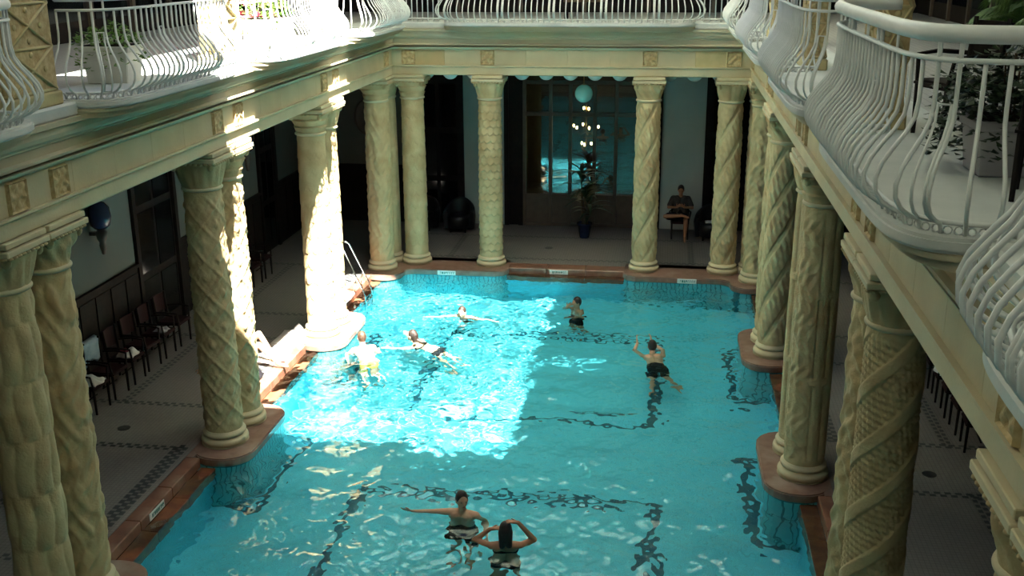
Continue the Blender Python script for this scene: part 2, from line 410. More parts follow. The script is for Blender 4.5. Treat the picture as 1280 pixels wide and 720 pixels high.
for (x, y) in ((-6.01, 14.33), (6.03, 14.34), (-.6, 25.8)):
    d_ = MB().lathe([(.001, .0), (.10, .0), (.10, .004), (.001, .004)], 16); d_.build('floor_drain', 'inlay', floor, loc=(x, y, DECK))

# ------------------------------------------------------------------ water
SW = [(-3.35, 18.42), (-2.43, 19.2), (-1.88, 20.88), (.43, 21.71), (2.08, 19.11), (-.35, 12.67), (.33, 11.84)]
def water():
    dx = .036; xs = np.arange(-4.38, 4.38 + dx, dx); ys = np.arange(WN, 23.90 + dx, dx)
    X, Y = np.meshgrid(xs, ys); Z = np.zeros_like(X)
    r = np.random.default_rng(5)
    for k in range(46):
        lam = .32 * (1.35 / .32) ** r.random(); a = r.random() * 2 * math.pi; A = .0034 * lam ** 1.0 * (.6 + .8 * r.random())
        kx, ky = 2 * math.pi / lam * math.cos(a), 2 * math.pi / lam * math.sin(a)
        Z += A * np.sin(kx * X + ky * Y + r.random() * 6.28 + .8 * np.sin(.7 * X * math.sin(a) + .6 * Y * math.cos(a) + k))
    # choppier water where people splash
    g = np.zeros_like(X)
    for (sx, sy) in SW:
        d = np.sqrt((X - sx) ** 2 + (Y - sy) ** 2); g += np.exp(-(d / 1.6) ** 2)
        Z += .005 * np.exp(-d / .6) * np.sin(d * 2 * math.pi / .34 + sx * 3) * np.minimum(1, d / .15)
    ch = np.zeros_like(X)
    for k in range(22):
        lam = .13 + .20 * r.random(); a = r.random() * 6.28; kx, ky = 2 * math.pi / lam * math.cos(a), 2 * math.pi / lam * math.sin(a)
        ch += .0011 * np.sin(kx * X + ky * Y + r.random() * 6.28)
    Z += ch * np.minimum(1.4, .75 + g)
    ny, nx = X.shape
    keep = np.ones((ny - 1, nx - 1), bool); XM = (X[:-1, :-1] + X[1:, 1:]) / 2; YM = (Y[:-1, :-1] + Y[1:, 1:]) / 2
    for (a, c) in PAIR: keep &= ~((np.abs(XM) > 3.90) & (np.abs(YM - (a + c) / 2) < .80))
    keep &= ~((np.abs(XM) > 4.0) & (YM > 23.3)); keep &= ~((np.abs(XM) > 1.55) & (YM > 23.72))
    V = np.stack([X.ravel(), Y.ravel(), Z.ravel()], 1)
    i = np.arange(ny * nx).reshape(ny, nx); F = np.stack([i[:-1, :-1].ravel(), i[:-1, 1:].ravel(), i[1:, 1:].ravel(), i[1:, :-1].ravel()], 1)[keep.ravel()]
    me = bpy.data.meshes.new('pool_water'); me.vertices.add(len(V)); me.vertices.foreach_set('co', V.ravel())
    me.loops.add(F.size); me.loops.foreach_set('vertex_index', F.ravel()); me.polygons.add(len(F))
    me.polygons.foreach_set('loop_start', np.arange(len(F)) * 4); me.polygons.foreach_set('loop_total', np.full(len(F), 4))
    me.update(calc_edges=True); me.polygons.foreach_set('use_smooth', [True] * len(F))
    o = obj('pool_water', me, 'water'); o['kind'] = 'stuff'; o['label'] = 'rippled turquoise pool water'; o['category'] = 'water'
    o.cycles.is_caustics_caster = True
    return o
water()

# ------------------------------------------------------------------ entablature
arch = struct(court_sweep('trim_2', [(4.75, 4.58), (3.98, 4.58), (3.96, 4.60), (3.96, 4.755), (3.925, 4.775), (3.925, 4.80), (4.75, 4.80)], 'stone_c'), 'stone architrave beam above the columns')
corn = struct(court_sweep('trim_3', [(4.75, 5.135), (3.965, 5.135), (3.94, 5.15), (3.90, 5.175), (3.885, 5.20), (3.96, 5.205), (3.96, 5.235), (3.865, 5.24), (3.865, 5.265),
                                     (3.91, 5.285), (3.91, 5.37), (3.885, 5.385), (3.885, 5.40), (3.85, 5.43), (3.835, 5.475), (3.835, 5.535), (3.80, 5.55), (3.80, 5.60), (4.75, 5.60)], 'cornice'), 'moulded grey-green stone cornice')
curb = struct(court_sweep('trim_4', [(4.6, 5.60), (3.86, 5.60), (3.84, 5.62), (3.84, 5.72), (3.86, 5.74), (4.6, 5.74)], 'slab'), 'pale stone kerb of the upper gallery')
frz = struct(empty('trim_5'), 'frieze of cream stone blocks with carved panels')
smats = ['stone_c', 'stone_e', 'stone_c', 'stone_e', 'stone_c', 'stone_c', 'stone_e', 'stone_d', 'stone_c', 'stone_b', 'stone_e']
def frieze_run(a, b_, place):
    n = round((b_ - a) / .92); L = (b_ - a) / n
    for k in range(n):
        place(a + k * L + .0015, a + (k + 1) * L - .0015, smats[(k * 5 + int(abs(a) * 10)) % len(smats)])
for s in (-1, 1):
    frieze_run(YN, 23.94, lambda y0, y1, m, s=s: bbox('frieze_stone', *sorted((s * 3.97, s * 4.6)), y0, y1, 4.80, 5.135, m if m not in ('stone_b', 'stone_d') else 'stone_c', frz, .004))
frieze_run(-4.6, 4.6, lambda x0, x1, m: bbox('frieze_stone', x0, x1, 23.945, 24.5, 4.80, 5.135, m, frz, .004))
# carved square panels above each column
def relief_mesh(seed):
    n = 22; r = np.random.default_rng(seed); V = []; F = []
    for i in range(n + 1):
        for j in range(n + 1):
            u = i / n * 2 - 1; v = j / n * 2 - 1; rr = math.hypot(u, v); th = math.atan2(v, u)
            h = .022 * math.exp(-(rr / .28) ** 2) + .016 * max(0, math.cos(th * (4 + seed % 3) + seed)) * math.exp(-((rr - .62) / .26) ** 2) + .010 * math.sin(7 * u + seed) * math.sin(8 * v - seed)
            if max(abs(u), abs(v)) > .86: h = .022
            if max(abs(u), abs(v)) > .99: h = -.02
            V.append((u * .16, -h - .012, v * .16))
    for i in range(n):
        for j in range(n): a = i * (n + 1) + j; F.append((a, a + n + 1, a + n + 2, a + 1))
    return mesh('ornament_panel', V, F, False)
rel = [relief_mesh(k) for k in range(4)]
for m_ in rel: m_.materials.append(M['relief'])
q = 0
for (a, c) in PAIR:
    for y in (a, c):
        for s in (-1, 1):
            obj('ornament_panel', rel[q % 4], None, frz, loc=(s * 3.965, y, 4.968), rot=(0, 0, R(90 if s < 0 else -90))); q += 1
for x in (-3.586, -1.79, 1.79, 3.586): obj('ornament_panel', rel[q % 4], None, frz, loc=(x, 23.94, 4.968)); q += 1
for s in (-1, 1): obj('ornament_panel', rel[q % 4], None, frz, loc=(s * 3.965, 23.4, 4.968), rot=(0, 0, R(90 if s < 0 else -90))); q += 1

# ------------------------------------------------------------------ columns
Z0, Z1 = .36, 4.03
def shaft_disp(st, th, z):
    t = 2 * math.pi
    if st == 'spiral':
        f = (3 * th / t - z / .62) % 1
        if f < .34: return .010 if .03 < f < .31 else -.004
        g_ = (f - .34) / .66; w_ = 3 * th / t * 2.2 + z / .62 * 2.2
        return .007 * math.tanh(2.5 * math.sin(t * w_ * 2.5) * math.sin(math.pi * 5 * g_)) - .002
    if st == 'twist':
        f = (4 * th / t - z / .80) % 1; w_ = 4 * th / t * 1.6 + z / .80 * 1.6
        if f < .22: return -.009
        g_ = (f - .22) / .78
        return .010 * math.sin(math.pi * g_) ** .5 + .006 * math.tanh(2.5 * math.sin(t * w_ * 2) * math.sin(math.pi * 2 * g_))
    if st in ('scale', 'tier'):
        h = .17 if st == 'scale' else .30; n = 11 if st == 'scale' else 9
        row = math.floor(z / h); u = z / h - row; v = (th / t * n + .5 * (row % 2)) % 1; w_ = abs(2 * v - 1)
        tip = .35 * w_ ** 2
        return (.020 * (1 - (u - tip)) if u > tip else .020 * tip - .004) * (1 - .35 * w_) - .008
    if st == 'diamond':
        a = math.sin(2 * th + 6.2 * z); b_ = math.sin(2 * th - 6.2 * z)
        e = .011 * (math.exp(-(a / .22) ** 2) + math.exp(-(b_ / .22) ** 2))
        return e + .014 * math.exp(-((abs(a) - 1) / .12) ** 2 - ((abs(b_) - 1) / .12) ** 2) * (1 + .5 * math.cos(20 * z) * math.cos(10 * th)) + .003 * math.sin(17 * th) * math.sin(31 * z)
    if st == 'flute':
        k = (z - Z0) % 1.22; e = .017 * (abs(math.cos(5 * th)) ** .7 - .5)
        if k < .10: e = .008
        if math.cos(th - 3.6) > .55: e = .008 * math.sin(11 * th + 3 * math.sin(9 * z)) * math.sin(17 * z)
        return e
    if st == 'leaf':
        h = .62; row = math.floor(z / h); u = z / h - row; v = abs(math.sin(4.5 * th + row * 1.57 + .35 * math.sin(7 * z)))
        return .022 * (v ** .6) * (.35 + .65 * math.sin(math.pi * min(1, u * 1.05)) ** .5) - .004 + .005 * math.sin(13 * z) * math.sin(7 * th)
    if st == 'scroll':
        a = math.sin(5 * th + 2.2 * math.sin(5.5 * z)); c_ = math.sin(11 * z + 2.2 * math.sin(3 * th))
        return .009 * math.tanh(3 * a * c_) + .006 * math.sin(9 * th - 14 * z) * math.sin(21 * z)
    return 0
def shaft_mesh(st):
    n, m_ = 120, 240; V = []; F = []
    for i in range(m_ + 1):
        z = Z0 + (Z1 - Z0) * i / m_; t = i / m_; r0 = .272 - .018 * t + .008 * math.sin(math.pi * t)
        fade = min(1, min(z - Z0, Z1 - z) / .16)
        for k in range(n):
            th = 2 * math.pi * k / n; r = r0 + shaft_disp(st, th, z) * max(0, fade) * (.7 if st == 'tier' else 1.6)
            V.append((r * math.cos(th), r * math.sin(th), z))
    for i in range(m_):
        for k in range(n): F.append((i * n + k, i * n + (k + 1) % n, (i + 1) * n + (k + 1) % n, (i + 1) * n + k))
    me = mesh('shaft', V, F, True); me.materials.append(M['carved' if st not in ('flute', 'scale') else 'stone']); return me
shafts = {s_: shaft_mesh(s_) for s_ in ('spiral', 'twist', 'scale', 'tier', 'diamond', 'flute', 'leaf', 'scroll')}
def arc(c, r, a0, a1, n=6): return [(c[0] + r * math.cos(R(a0 + (a1 - a0) * k / n)), c[1] + r * math.sin(R(a0 + (a1 - a0) * k / n))) for k in range(n + 1)]
base_prof = [(.34, DECK)] + [(.352, DECK + .01)] + arc((.290, DECK + .068), .062, -80, 80) + [(.288, DECK + .135), (.283, DECK + .15)] + arc((.283, DECK + .178), .036, -75, 75) + [(.285, DECK + .22), (.275, DECK + .235)]
base_me = MB().lathe(base_prof, 48).me('base', True); base_me.materials.append(M['stone_c'])
neck_me = MB().lathe([(.262, 4.02)] + arc((.262, 4.05), .025, -80, 80) + [(.262, 4.08)], 40).me('neck_ring', True); neck_me.materials.append(M['stone_c'])
def capital_mesh(kind):
    n, m_ = 72, 26; V = []; F = []
    for i in range(m_ + 1):
        t = i / m_; z = 4.07 + .36 * t; r0 = .262 + .07 * t ** 1.6
        for k in range(n):
            th = 2 * math.pi * k / n; sq = 1 / max(abs(math.cos(th)), abs(math.sin(th)))
            r = r0 * (1 + (sq - 1) * t ** 2 * .75)
            if kind == 0: d = .030 * abs(math.sin(4 * th)) ** .7 * (math.sin(math.pi * t) ** .6) + .012 * math.sin(16 * th) * math.sin(math.pi * t)
            elif kind == 1:
                row = int(t * 2.999); u = t * 3 - row; d = .034 * u * abs(math.cos(4 * th + row * 1.57)) ** .5 * (1 if t < .98 else 0)
            else: d = .026 * math.exp(-((t - .62) / .22) ** 2) * (1 + math.cos(8 * th)) * .7 + .015 * math.sin(12 * th + 9 * t) * math.sin(math.pi * t)
            V.append(((r + d) * math.cos(th), (r + d) * math.sin(th), z))
    for i in range(m_):
        for k in range(n): F.append((i * n + k, i * n + (k + 1) % n, (i + 1) * n + (k + 1) % n, (i + 1) * n + k))
    mb = MB(); mb.add(V, F)
    for q_ in range(4):
        a = R(45 + 90 * q_); mb.ellipsoid((.385 * math.cos(a), .385 * math.sin(a), 4.375), (.05, .05, .06), 10, 6)
    me = mb.me('capital', True); me.materials.append(M['carved']); return me
caps = [capital_mesh(k) for k in range(3)]
rope = MB()
for sd in range(4):
    for k in range(9):
        t = (k + .5) / 9 * 2 - 1; p = {0: (t, 1), 1: (-1, t), 2: (t, -1), 3: (1, t)}[sd]
        rope.ellipsoid((p[0] * .335, p[1] * .335, 4.425), (.034, .034, .022), 8, 5, Matrix.Rotation(.6, 3, 'Z'))
rope_me = rope.me('bead_moulding', True); rope_me.materials.append(M['stone'])
ab = MB().box(-.365, .365, -.365, .365, 4.445, 4.505).box(-.345, .345, -.345, .345, 4.52, 4.58)
ab.box(-.31, .31, -.31, .31, 4.505, 4.52)
ab_me = ab.me('abacus'); bevel_mesh(ab_me, .008, 1); ab_me.materials.append(M['stone_c'])
def column(x, y, st, ck, rz, label, group=None):
    root = empty('column', (x, y, 0)); tag(root, label, 'column', group)
    obj('base', base_me, None, root); obj('shaft', shafts[st], None, root, rot=(0, 0, rz)); obj('neck_ring', neck_me, None, root)
    obj('capital', caps[ck], None, root); obj('bead_moulding', rope_me, None, root); obj('abacus', ab_me, None, root)
    return root
cols = [
 (-1, 0, 'flute', 'leaf', 'fluted column at the near end of the left long side, out past the leafy pair', None),
]
S = lambda s, y, st, ck, rz, lab: column(s * XC, y, st, ck, rz, lab)
S(-1, PAIR[1][0], 'leaf', 0, .3, 'cream stone column carved with long upright leaves, left long side')
S(-1, PAIR[1][1], 'scroll', 2, 1.1, 'cream column of curling scrollwork beside the long-leaf column')
S(-1, PAIR[2][0], 'diamond', 0, .2, 'shaded lozenge-carved column beside the sunbather on the left deck')
S(-1, PAIR[2][1], 'diamond', 1, .9, 'partly sunlit lozenge-carved column paired behind the shaded one')
S(-1, PAIR[3][0], 'tier', 1, .4, 'brightly sunlit tiered column next to the white towel on the deck')
S(-1, PAIR[3][1], 'tier', 0, 1.0, 'sunlit tiered column on the same plinth, on the ladder side')
S(-1, 23.54, 'scroll', 1, .5, 'scroll-carved corner column near the steel ladder')
column(-XC, YB + .05, 'flute', 0, .1, 'fluted column tucked in the corner behind the ladder-side columns')
column(-3.586, YB, 'tier', 1, .8, 'tiered cream column on the far side beside the ladder-side corner')
column(-1.79, YB, 'scale', 0, .3, 'column covered with rows of small overlapping leaves beside the glazed doors')
column(1.79, YB, 'twist', 2, .6, 'twisted cream column between the glazed doors and the seated man')
column(3.586, YB, 'twist', 0, 2.2, 'twisted cream column beside the black armchair near the seated man')
column(XC, YB + .05, 'flute', 0, .1, 'fluted column tucked in the corner on the seated man\'s side')
S(1, 23.54, 'scroll', 1, 2.5, 'plain-looking scroll-carved corner column on the seated man\'s side')
S(1, PAIR[3][1], 'twist', 1, 1.5, 'twist-carved column farther along the plinth of the vine-carved pair, right long side')
S(1, PAIR[3][0], 'twist', 2, 2.9, 'vine-twisted column on the rounded plinth opposite the sunlit columns')
S(1, PAIR[2][1], 'flute', 0, 1.5, 'fluted column half hidden by its fluted twin, right long side')
S(1, PAIR[2][0], 'flute', 1, 0.0, 'fluted column with banded drums, right long side, opposite the lozenge pair')
S(1, PAIR[1][1], 'scroll', 2, 1.9, 'narrow scroll-carved column beside the broad spiral column')
S(1, PAIR[1][0], 'spiral', 0, 2.0, 'column wound with broad plain and carved spiral bands')
S(1, PAIR[0][1], 'leaf', 2, .2, 'leaf-carved column below the bulging balcony, its beaded capital nearest the chairs')
S(1, PAIR[0][0], 'leaf', 2, 1.2, 'leaf-carved column with beaded capital farthest from the far glazed doors')

# ------------------------------------------------------------------ lower gallery shell
def panel_struct(name, x0, x1, y0, y1, z0, z1, m): return struct(MB().box(x0, x1, y0, y1, z0, z1).build(name, m))
ceil = MB()
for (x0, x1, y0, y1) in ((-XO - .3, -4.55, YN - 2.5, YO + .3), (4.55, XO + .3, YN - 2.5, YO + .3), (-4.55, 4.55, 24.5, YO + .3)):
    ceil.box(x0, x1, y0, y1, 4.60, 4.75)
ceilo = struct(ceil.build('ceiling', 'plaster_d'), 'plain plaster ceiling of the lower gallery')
scal = MB().ellipsoid((0, 0, 0), (.19, .19, .20), 20, 10).me('scallop_boss', True); scal.materials.append(M['sign'])
for k in range(15): obj('scallop_boss', scal, None, ceilo, loc=(-3.9 + k * .557, 24.70, 4.60))
for s in (-1, 1):
    for k in range(44): obj('scallop_boss', scal, None, ceilo, loc=(s * 4.72, .6 + k * .53, 4.60))

def wall_run(name, axis, pos, thick, spans, a, b_, label):
    """a long wall split into plaster-over-wainscot bays and dark doorways"""
    root = struct(empty(name), label)
    def bx(nm, u0, u1, z0, z1, m, d0=0.0, d1=None):
        p0, p1 = sorted((pos + d0, pos + (thick if d1 is None else d1)))
        return bbox(nm, p0, p1, u0, u1, z0, z1, m, root, 0) if axis == 'x' else bbox(nm, u0, u1, p0, p1, z0, z1, m, root, 0)
    sg = 1 if thick > 0 else -1
    for (u0, u1, kind) in spans:
        if kind == 'p':
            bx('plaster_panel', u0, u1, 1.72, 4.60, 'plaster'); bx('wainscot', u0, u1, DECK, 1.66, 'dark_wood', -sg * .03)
            bx('dado_rail', u0, u1, 1.66, 1.72, 'dark_wood', -sg * .07)
            n = max(1, round((u1 - u0) / .55)); L = (u1 - u0) / n
            for k in range(n): bx('wainscot_board', u0 + k * L + .03, u0 + (k + 1) * L - .03, DECK + .18, 1.56, 'dark_wood', -sg * .05, -sg * .03)
        elif kind == 'q':
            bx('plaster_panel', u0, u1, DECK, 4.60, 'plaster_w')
        else:
            bx('door_panel', u0, u1, DECK, 4.60, 'dark_wood')
            for uu in (u0, u1 - .12): bx('door_jamb', uu, uu + .12, DECK, 4.60, 'dark_wood', -sg * .07, 0)
            mid = (u0 + u1) / 2
            for (p, r_) in ((u0 + .2, mid - .05), (mid + .05, u1 - .2)):
                for (za, zb) in ((.4, 1.3), (1.45, 2.6), (2.75, 3.9)):
                    if r_ - p > .1: bx('door_pane', p, r_, za, zb, 'dark_glass', -sg * .02, 0)
    return root
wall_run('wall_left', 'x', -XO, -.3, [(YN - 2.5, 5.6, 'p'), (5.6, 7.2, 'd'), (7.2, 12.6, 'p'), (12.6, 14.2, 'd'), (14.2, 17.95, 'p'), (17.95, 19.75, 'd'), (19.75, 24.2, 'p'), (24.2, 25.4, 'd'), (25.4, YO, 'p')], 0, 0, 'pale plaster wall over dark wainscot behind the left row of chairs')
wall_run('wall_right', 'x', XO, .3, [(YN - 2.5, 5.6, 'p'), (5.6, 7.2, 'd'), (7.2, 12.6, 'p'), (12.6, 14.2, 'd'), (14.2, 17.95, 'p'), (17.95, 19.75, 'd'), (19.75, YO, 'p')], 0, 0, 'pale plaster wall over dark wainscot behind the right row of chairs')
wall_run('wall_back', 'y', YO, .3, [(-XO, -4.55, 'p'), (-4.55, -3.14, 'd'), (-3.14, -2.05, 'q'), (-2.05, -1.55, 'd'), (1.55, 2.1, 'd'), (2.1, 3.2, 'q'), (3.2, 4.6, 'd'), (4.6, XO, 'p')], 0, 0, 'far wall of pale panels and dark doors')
panel_struct('wall_front', -XO, XO, YN - 2.8, YN - 2.5, DECK, 10.2, 'plaster')
# glazed doors with dark hall behind
win = struct(empty('window_1'), 'tall glazed doors reflecting the pool')
xs_ = [-1.55, -1.12, -.62, -.26, .26, .62, 1.12, 1.55]
zs_ = [DECK, .96, 3.05, 3.62, 4.60]
for x in (-1.55, -.86, -.34, .30, .86, 1.50): bbox('mullion', x, x + .09, YO - .05, YO + .1, DECK, 4.60, 'frame_wood', win, .006)
for z in (DECK, .93, 3.10, 3.92): bbox('transom', -1.55, 1.55, YO - .04, YO + .09, z, z + (.10 if z > 1 else .09), 'frame_wood', win, .006)
bbox('kick_panel', -1.46, 1.5, YO + .0, YO + .06, DECK + .09, .93, 'frame_wood', win, 0)
xsp = [(-1.46, -.86), (-.77, -.34), (-.25, .30), (.39, .86), (.95, 1.50)]
for (x0, x1) in xsp:
    for (z0, z1) in ((1.02, 3.10), (3.20, 3.92), (4.02, 4.60)): bbox('pane', x0, x1, YO + .015, YO + .021, z0, z1, 'window_glass', win)
hall = MB().box(-3.0, 3.0, YO + .31, YO + 5.5, DECK - .02, DECK).box(-3.0, 3.0, YO + 5.5, YO + 5.6, DECK, 5.2).box(-3.1, -3.0, YO + .31, YO + 5.6, DECK, 5.2).box(3.0, 3.1, YO + .31, YO + 5.6, DECK, 5.2).box(-3.1, 3.1, YO + .31, YO + 5.6, 5.2, 5.3)
struct(hall.build('wall_hall', 'frame_wood'), 'dim hall behind the glazed doors')

# ------------------------------------------------------------------ upper gallery shell and glass roof
XU = 8.2; YU = 28.4; ZT = 9.4
uf = MB()
for (x0, x1, y0, y1) in ((-XU, -4.3, YN - 2.5, YU), (4.3, XU, YN - 2.5, YU), (-4.3, 4.3, 24.25, YU)):
    uf.box(x0, x1, y0, y1, 5.0, GAL)
struct(uf.build('floor_gallery', 'gallery_floor'), 'pale paved floor of the upper gallery')
def upper_wall(name, axis, pos, sg, a, b_):
    root = struct(empty(name), 'dark panelled wall at the back of the upper gallery')
    n = round((b_ - a) / 1.6); L = (b_ - a) / n
    for k in range(n):
        u0 = a + k * L; u1 = u0 + L
        for (v0, v1, z0, z1, m, d) in ((u0, u1, GAL, ZT, 'dark_wood', 0), (u0 + .2, u1 - .2, GAL + .35, GAL + 2.6, 'dark_glass', -.02), (u0 - .06, u0 + .06, GAL, ZT, 'frame_wood', -.06)):
            p0, p1 = sorted((pos + sg * d, pos + sg * (.2 if d == 0 else 0)))
            nm = {'dark_wood': 'wall_panel', 'dark_glass': 'pane', 'frame_wood': 'pilaster'}[m]
            bbox(nm, *((p0, p1, v0, v1) if axis == 'x' else (v0, v1, p0, p1)), z0, z1, m, root)
upper_wall('wall_upper_left', 'x', -XU, -1, YN - 2.5, YU); upper_wall('wall_upper_right', 'x', XU, 1, YN - 2.5, YU); upper_wall('wall_upper_back', 'y', YU, 1, -XU, XU)
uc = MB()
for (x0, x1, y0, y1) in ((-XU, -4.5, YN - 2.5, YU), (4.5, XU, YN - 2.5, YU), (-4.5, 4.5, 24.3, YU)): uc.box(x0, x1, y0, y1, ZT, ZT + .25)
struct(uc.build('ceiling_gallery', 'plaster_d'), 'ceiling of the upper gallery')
# unseen roof: milky glass on iron ribs, opening shaped to cast the sun patch
ZR = 10.6
roof = struct(empty('ceiling_roof'), 'milky glass roof on iron ribs with one stretch left open for the sun patch')
rx = [-4.8, -3.2, -1.6, 0.0, 1.55, 3.1, 4.8]
ry = [-4.0 + .0, -1.0, 2.0, 5.0, 7.8, 10.65, 14.5, 18.3, 21.4, 24.5]
for i in range(len(rx) - 1):
    for j in range(len(ry) - 1):
        if rx[i] < 3.0 and 10.6 <= ry[j] < 18.2: continue
        bbox('roof_pane', rx[i] + .03, rx[i + 1] - .03, ry[j] + .03, ry[j + 1] - .03, ZR, ZR + .02, 'roof_glass' if ry[j] > 9 else 'roof_glass_dimmed', roof)  # near panes dimmed, far panes brighter, to balance the court's light
for x in rx:
    for j in range(len(ry) - 1):
        if x < 3.0 and x > -4.0 and 10.6 <= ry[j] < 18.2: continue
        bbox('roof_rib', x - .03, x + .03, ry[j], ry[j + 1], ZR - .06, ZR + .03, 'white_metal', roof)
for y in ry:
    if 11 < y < 18: continue
    bbox('roof_rib', -4.8, 4.8, y - .03, y + .03, ZR - .06, ZR + .03, 'white_metal', roof)
for (x0, x1, y0, y1) in ((-4.9, -4.5, YN - 2.5, 24.6), (4.5, 4.9, YN - 2.5, 24.6), (-4.9, 4.9, 24.3, 24.6)):
    bbox('roof_kerb', x0, x1, y0, y1, ZT + .25, ZR + .1, 'plaster', roof)

# ------------------------------------------------------------------ bulging balconies
def bow(L, D, n=48, pw=7.0, inset=0.0):
    """plan of a bowed front: points (s, d) from one end to the other"""
    P = []
    for k in range(n + 1):
        a = math.pi * (1 - k / n); c_ = math.cos(a); s_ = math.sin(a)
        P.append((L * math.copysign(abs(c_) ** (2 / pw), c_), D * abs(s_) ** (2 / 3.4)))
    return P
def resample(P, step):
    P = [Vector((p[0], p[1])) for p in P]; acc = [0]
    for i in range(1, len(P)): acc.append(acc[-1] + (P[i] - P[i - 1]).length)
    n = round(acc[-1] / step); out = []; j = 0
    for k in range(n + 1):
        t = acc[-1] * k / n
        while j < len(P) - 2 and acc[j + 1] < t: j += 1
        f = (t - acc[j]) / max(1e-9, acc[j + 1] - acc[j]); p = P[j].lerp(P[j + 1], f); out.append((p, (P[j + 1] - P[j]).normalized()))
    return out
# one baluster: local +Y points outward, bellied in its lower half
BZ = [(6.655, 0), (6.42, .0), (6.33, .014), (6.25, .058), (6.17, .122), (6.09, .178), (6.01, .206), (5.94, .198), (5.88, .158), (5.835, .088), (5.81, .025), (5.75, 0)]
def bal_curve(sub=1): return [(0, d, z) for z, d in BZ]
bal_me = MB().tube(bal_curve(), .012, 6).me('baluster', True); bal_me.materials.append(M['white_metal'])
post_me = MB().tube([(0, 0, 6.76)] + bal_curve(), .013, 6).me('baluster', True); post_me.materials.append(M['white_metal'])
fr = MB()
fr.tube([(-.035, d, z) for z, d in BZ[1:-2]] + [(.035, d, z) for z, d in reversed(BZ[1:-2])], .009, 6, closed=True)
for sx in (-.055, .055): fr.ellipsoid((sx, .0, 6.36), (.016, .016, .02), 8, 6)
fr_me = fr.me('frame_ornament', True); fr_me.materials.append(M['white_metal'])
st_bal_me = MB().tube([(0, 0, 6.76), (0, 0, 5.75)], .0125, 6).me('baluster', True); st_bal_me.materials.append(M['white_metal'])
def railing(T, L, D, label, group=None, step=.122):
    """T maps (s, d) to world x, y; outward is +d"""
    root = empty('balcony_railing', (*T(0, D), GAL)); tag(root, label, 'railing', group); inv = Matrix.Translation((-root.location.x, -root.location.y, -GAL))
    path = [(-L, -.06)] + bow(L, D) + [(L, -.06)]
    W = lambda p, z: (T(p[0], p[1])[0] - root.location.x, T(p[0], p[1])[1] - root.location.y, z - GAL)
    fine = [p for p, t in resample(path, .06)]
    # round the rail's corners a little by averaging
    def smooth(P, it=6):
        P = [Vector(p) for p in P]
        for _ in range(it): P = [P[0]] + [(P[i - 1] + 2 * P[i] + P[i + 1]) / 4 for i in range(1, len(P) - 1)] + [P[-1]]
        return P
    fine = smooth(fine)
    MB().tube([W(p, 6.775) for p in fine], .046, 12).build('handrail', 'white_metal', root, True)
    MB().tube([W(p, 6.645) for p in fine], .024, 6, flat=.6).build('flat_rail', 'white_metal', root, True)
    MB().tube([W(p, 5.815) for p in fine], .015, 6).build('base_rail', 'white_metal', root, True)
    sc = MB(); pts = resample(fine, step); n = len(pts); half = n // 2
    for k, (p, t) in enumerate(pts):
        a = Vector(T(p.x, p.y)); b_ = Vector(T(p.x - t.y * .1, p.y + t.x * .1)); o_ = (b_ - a).normalized()
        th = math.atan2(-o_.x, o_.y)
        mw = Matrix.Translation(W(p, GAL)) @ Matrix.Rotation(th, 4, 'Z') @ Matrix.Translation((0, 0, -GAL))
        pos = k % 9; 
        obj('baluster', post_me if pos in (3, 4) else bal_me, None, root, mw=mw)
        if pos == 3 and k + 1 < n:
            q_ = (p + pts[k + 1][0]) / 2; obj('frame_ornament', fr_me, None, root, mw=Matrix.Translation(W(q_, GAL)) @ Matrix.Rotation(th, 4, 'Z') @ Matrix.Translation((0, 0, -GAL)))
        if k + 1 < n:
            q_ = (p + pts[k + 1][0]) / 2; c_ = Vector(W(q_, 5.775)); u = Vector((math.cos(th), math.sin(th), 0))
            for sgn in (-1, 1):
                cc = c_ + u * .028 * sgn
                sc.tube([cc + u * .022 * math.cos(j * math.pi / 4) + Vector((0, 0, .022 * math.sin(j * math.pi / 4))) for j in range(8)], .006, 4, closed=True)
    so = sc.build('scroll_band', 'white_metal', root, True)
    return root
def slab(T, L, D, nm, label):
    root = struct(empty(nm), label)
    P0 = bow(L + .07, D + .10); 
    def layer(name, grow, z0, z1, m, bev=.01):
        P = [(s, max(-.3, d + (grow if d > .02 else 0))) for s, d in P0]; P = [(P[0][0], -.30)] + P + [(P[-1][0], -.30)]
        W = ccw([T(*p) for p in P]); me = MB().prism(W, z0, z1).me(name)
        bevel_mesh(me, bev, 2); obj(name, me, m, root)
    layer('slab_top', .0, 5.665, 5.752, 'slab', .02); layer('slab_moulding', -.05, 5.62, 5.664, 'cornice', .008); layer('slab_soffit', -.12, 5.565, 5.619, 'cornice', .01)
    return root
side_c = [2.60, 7.38, 12.15, 16.95, 21.65]
nm = 10
rail_lab = {(-1, 2): 'white bellied railing around the white planter, left upper gallery', (-1, 3): 'sunlit white bellied railing in front of the pink chairs', (-1, 4): 'shaded white bellied railing in the left far corner, beside the sunlit one', (-1, 1): 'white bellied railing next to the lattice pier, away from the planter',
            (1, 0): 'white bellied railing before the yellow striped lounger', (1, 1): 'white bellied railing in front of the palm', (1, 2): 'white bellied railing along the right gallery, next beyond the palm', (1, 3): 'white bellied railing along the right gallery, second beyond the palm', (1, 4): 'white bellied railing at the far end of the right gallery, in the corner'}
for s in (-1, 1):
    for i, yc in enumerate(side_c):
        if (s, i) not in rail_lab: continue
        T = (lambda a, d, s=s, yc=yc: (s * (3.92 - d), yc + a))
        L = 1.70 if i < 4 else 1.55
        railing(T, L, .49, rail_lab[(s, i)]); slab(T, L, .46, 'trim_%d' % nm, 'bowed pale stone balcony slab'); nm += 1
Tb = lambda a, d: (a, 23.88 - d)
railing(Tb, 2.72, .36, 'long white bellied railing over the glazed doors on the far side'); slab(Tb, 2.66, .34, 'trim_%d' % nm, 'long pale stone balcony slab over the glazed doors')
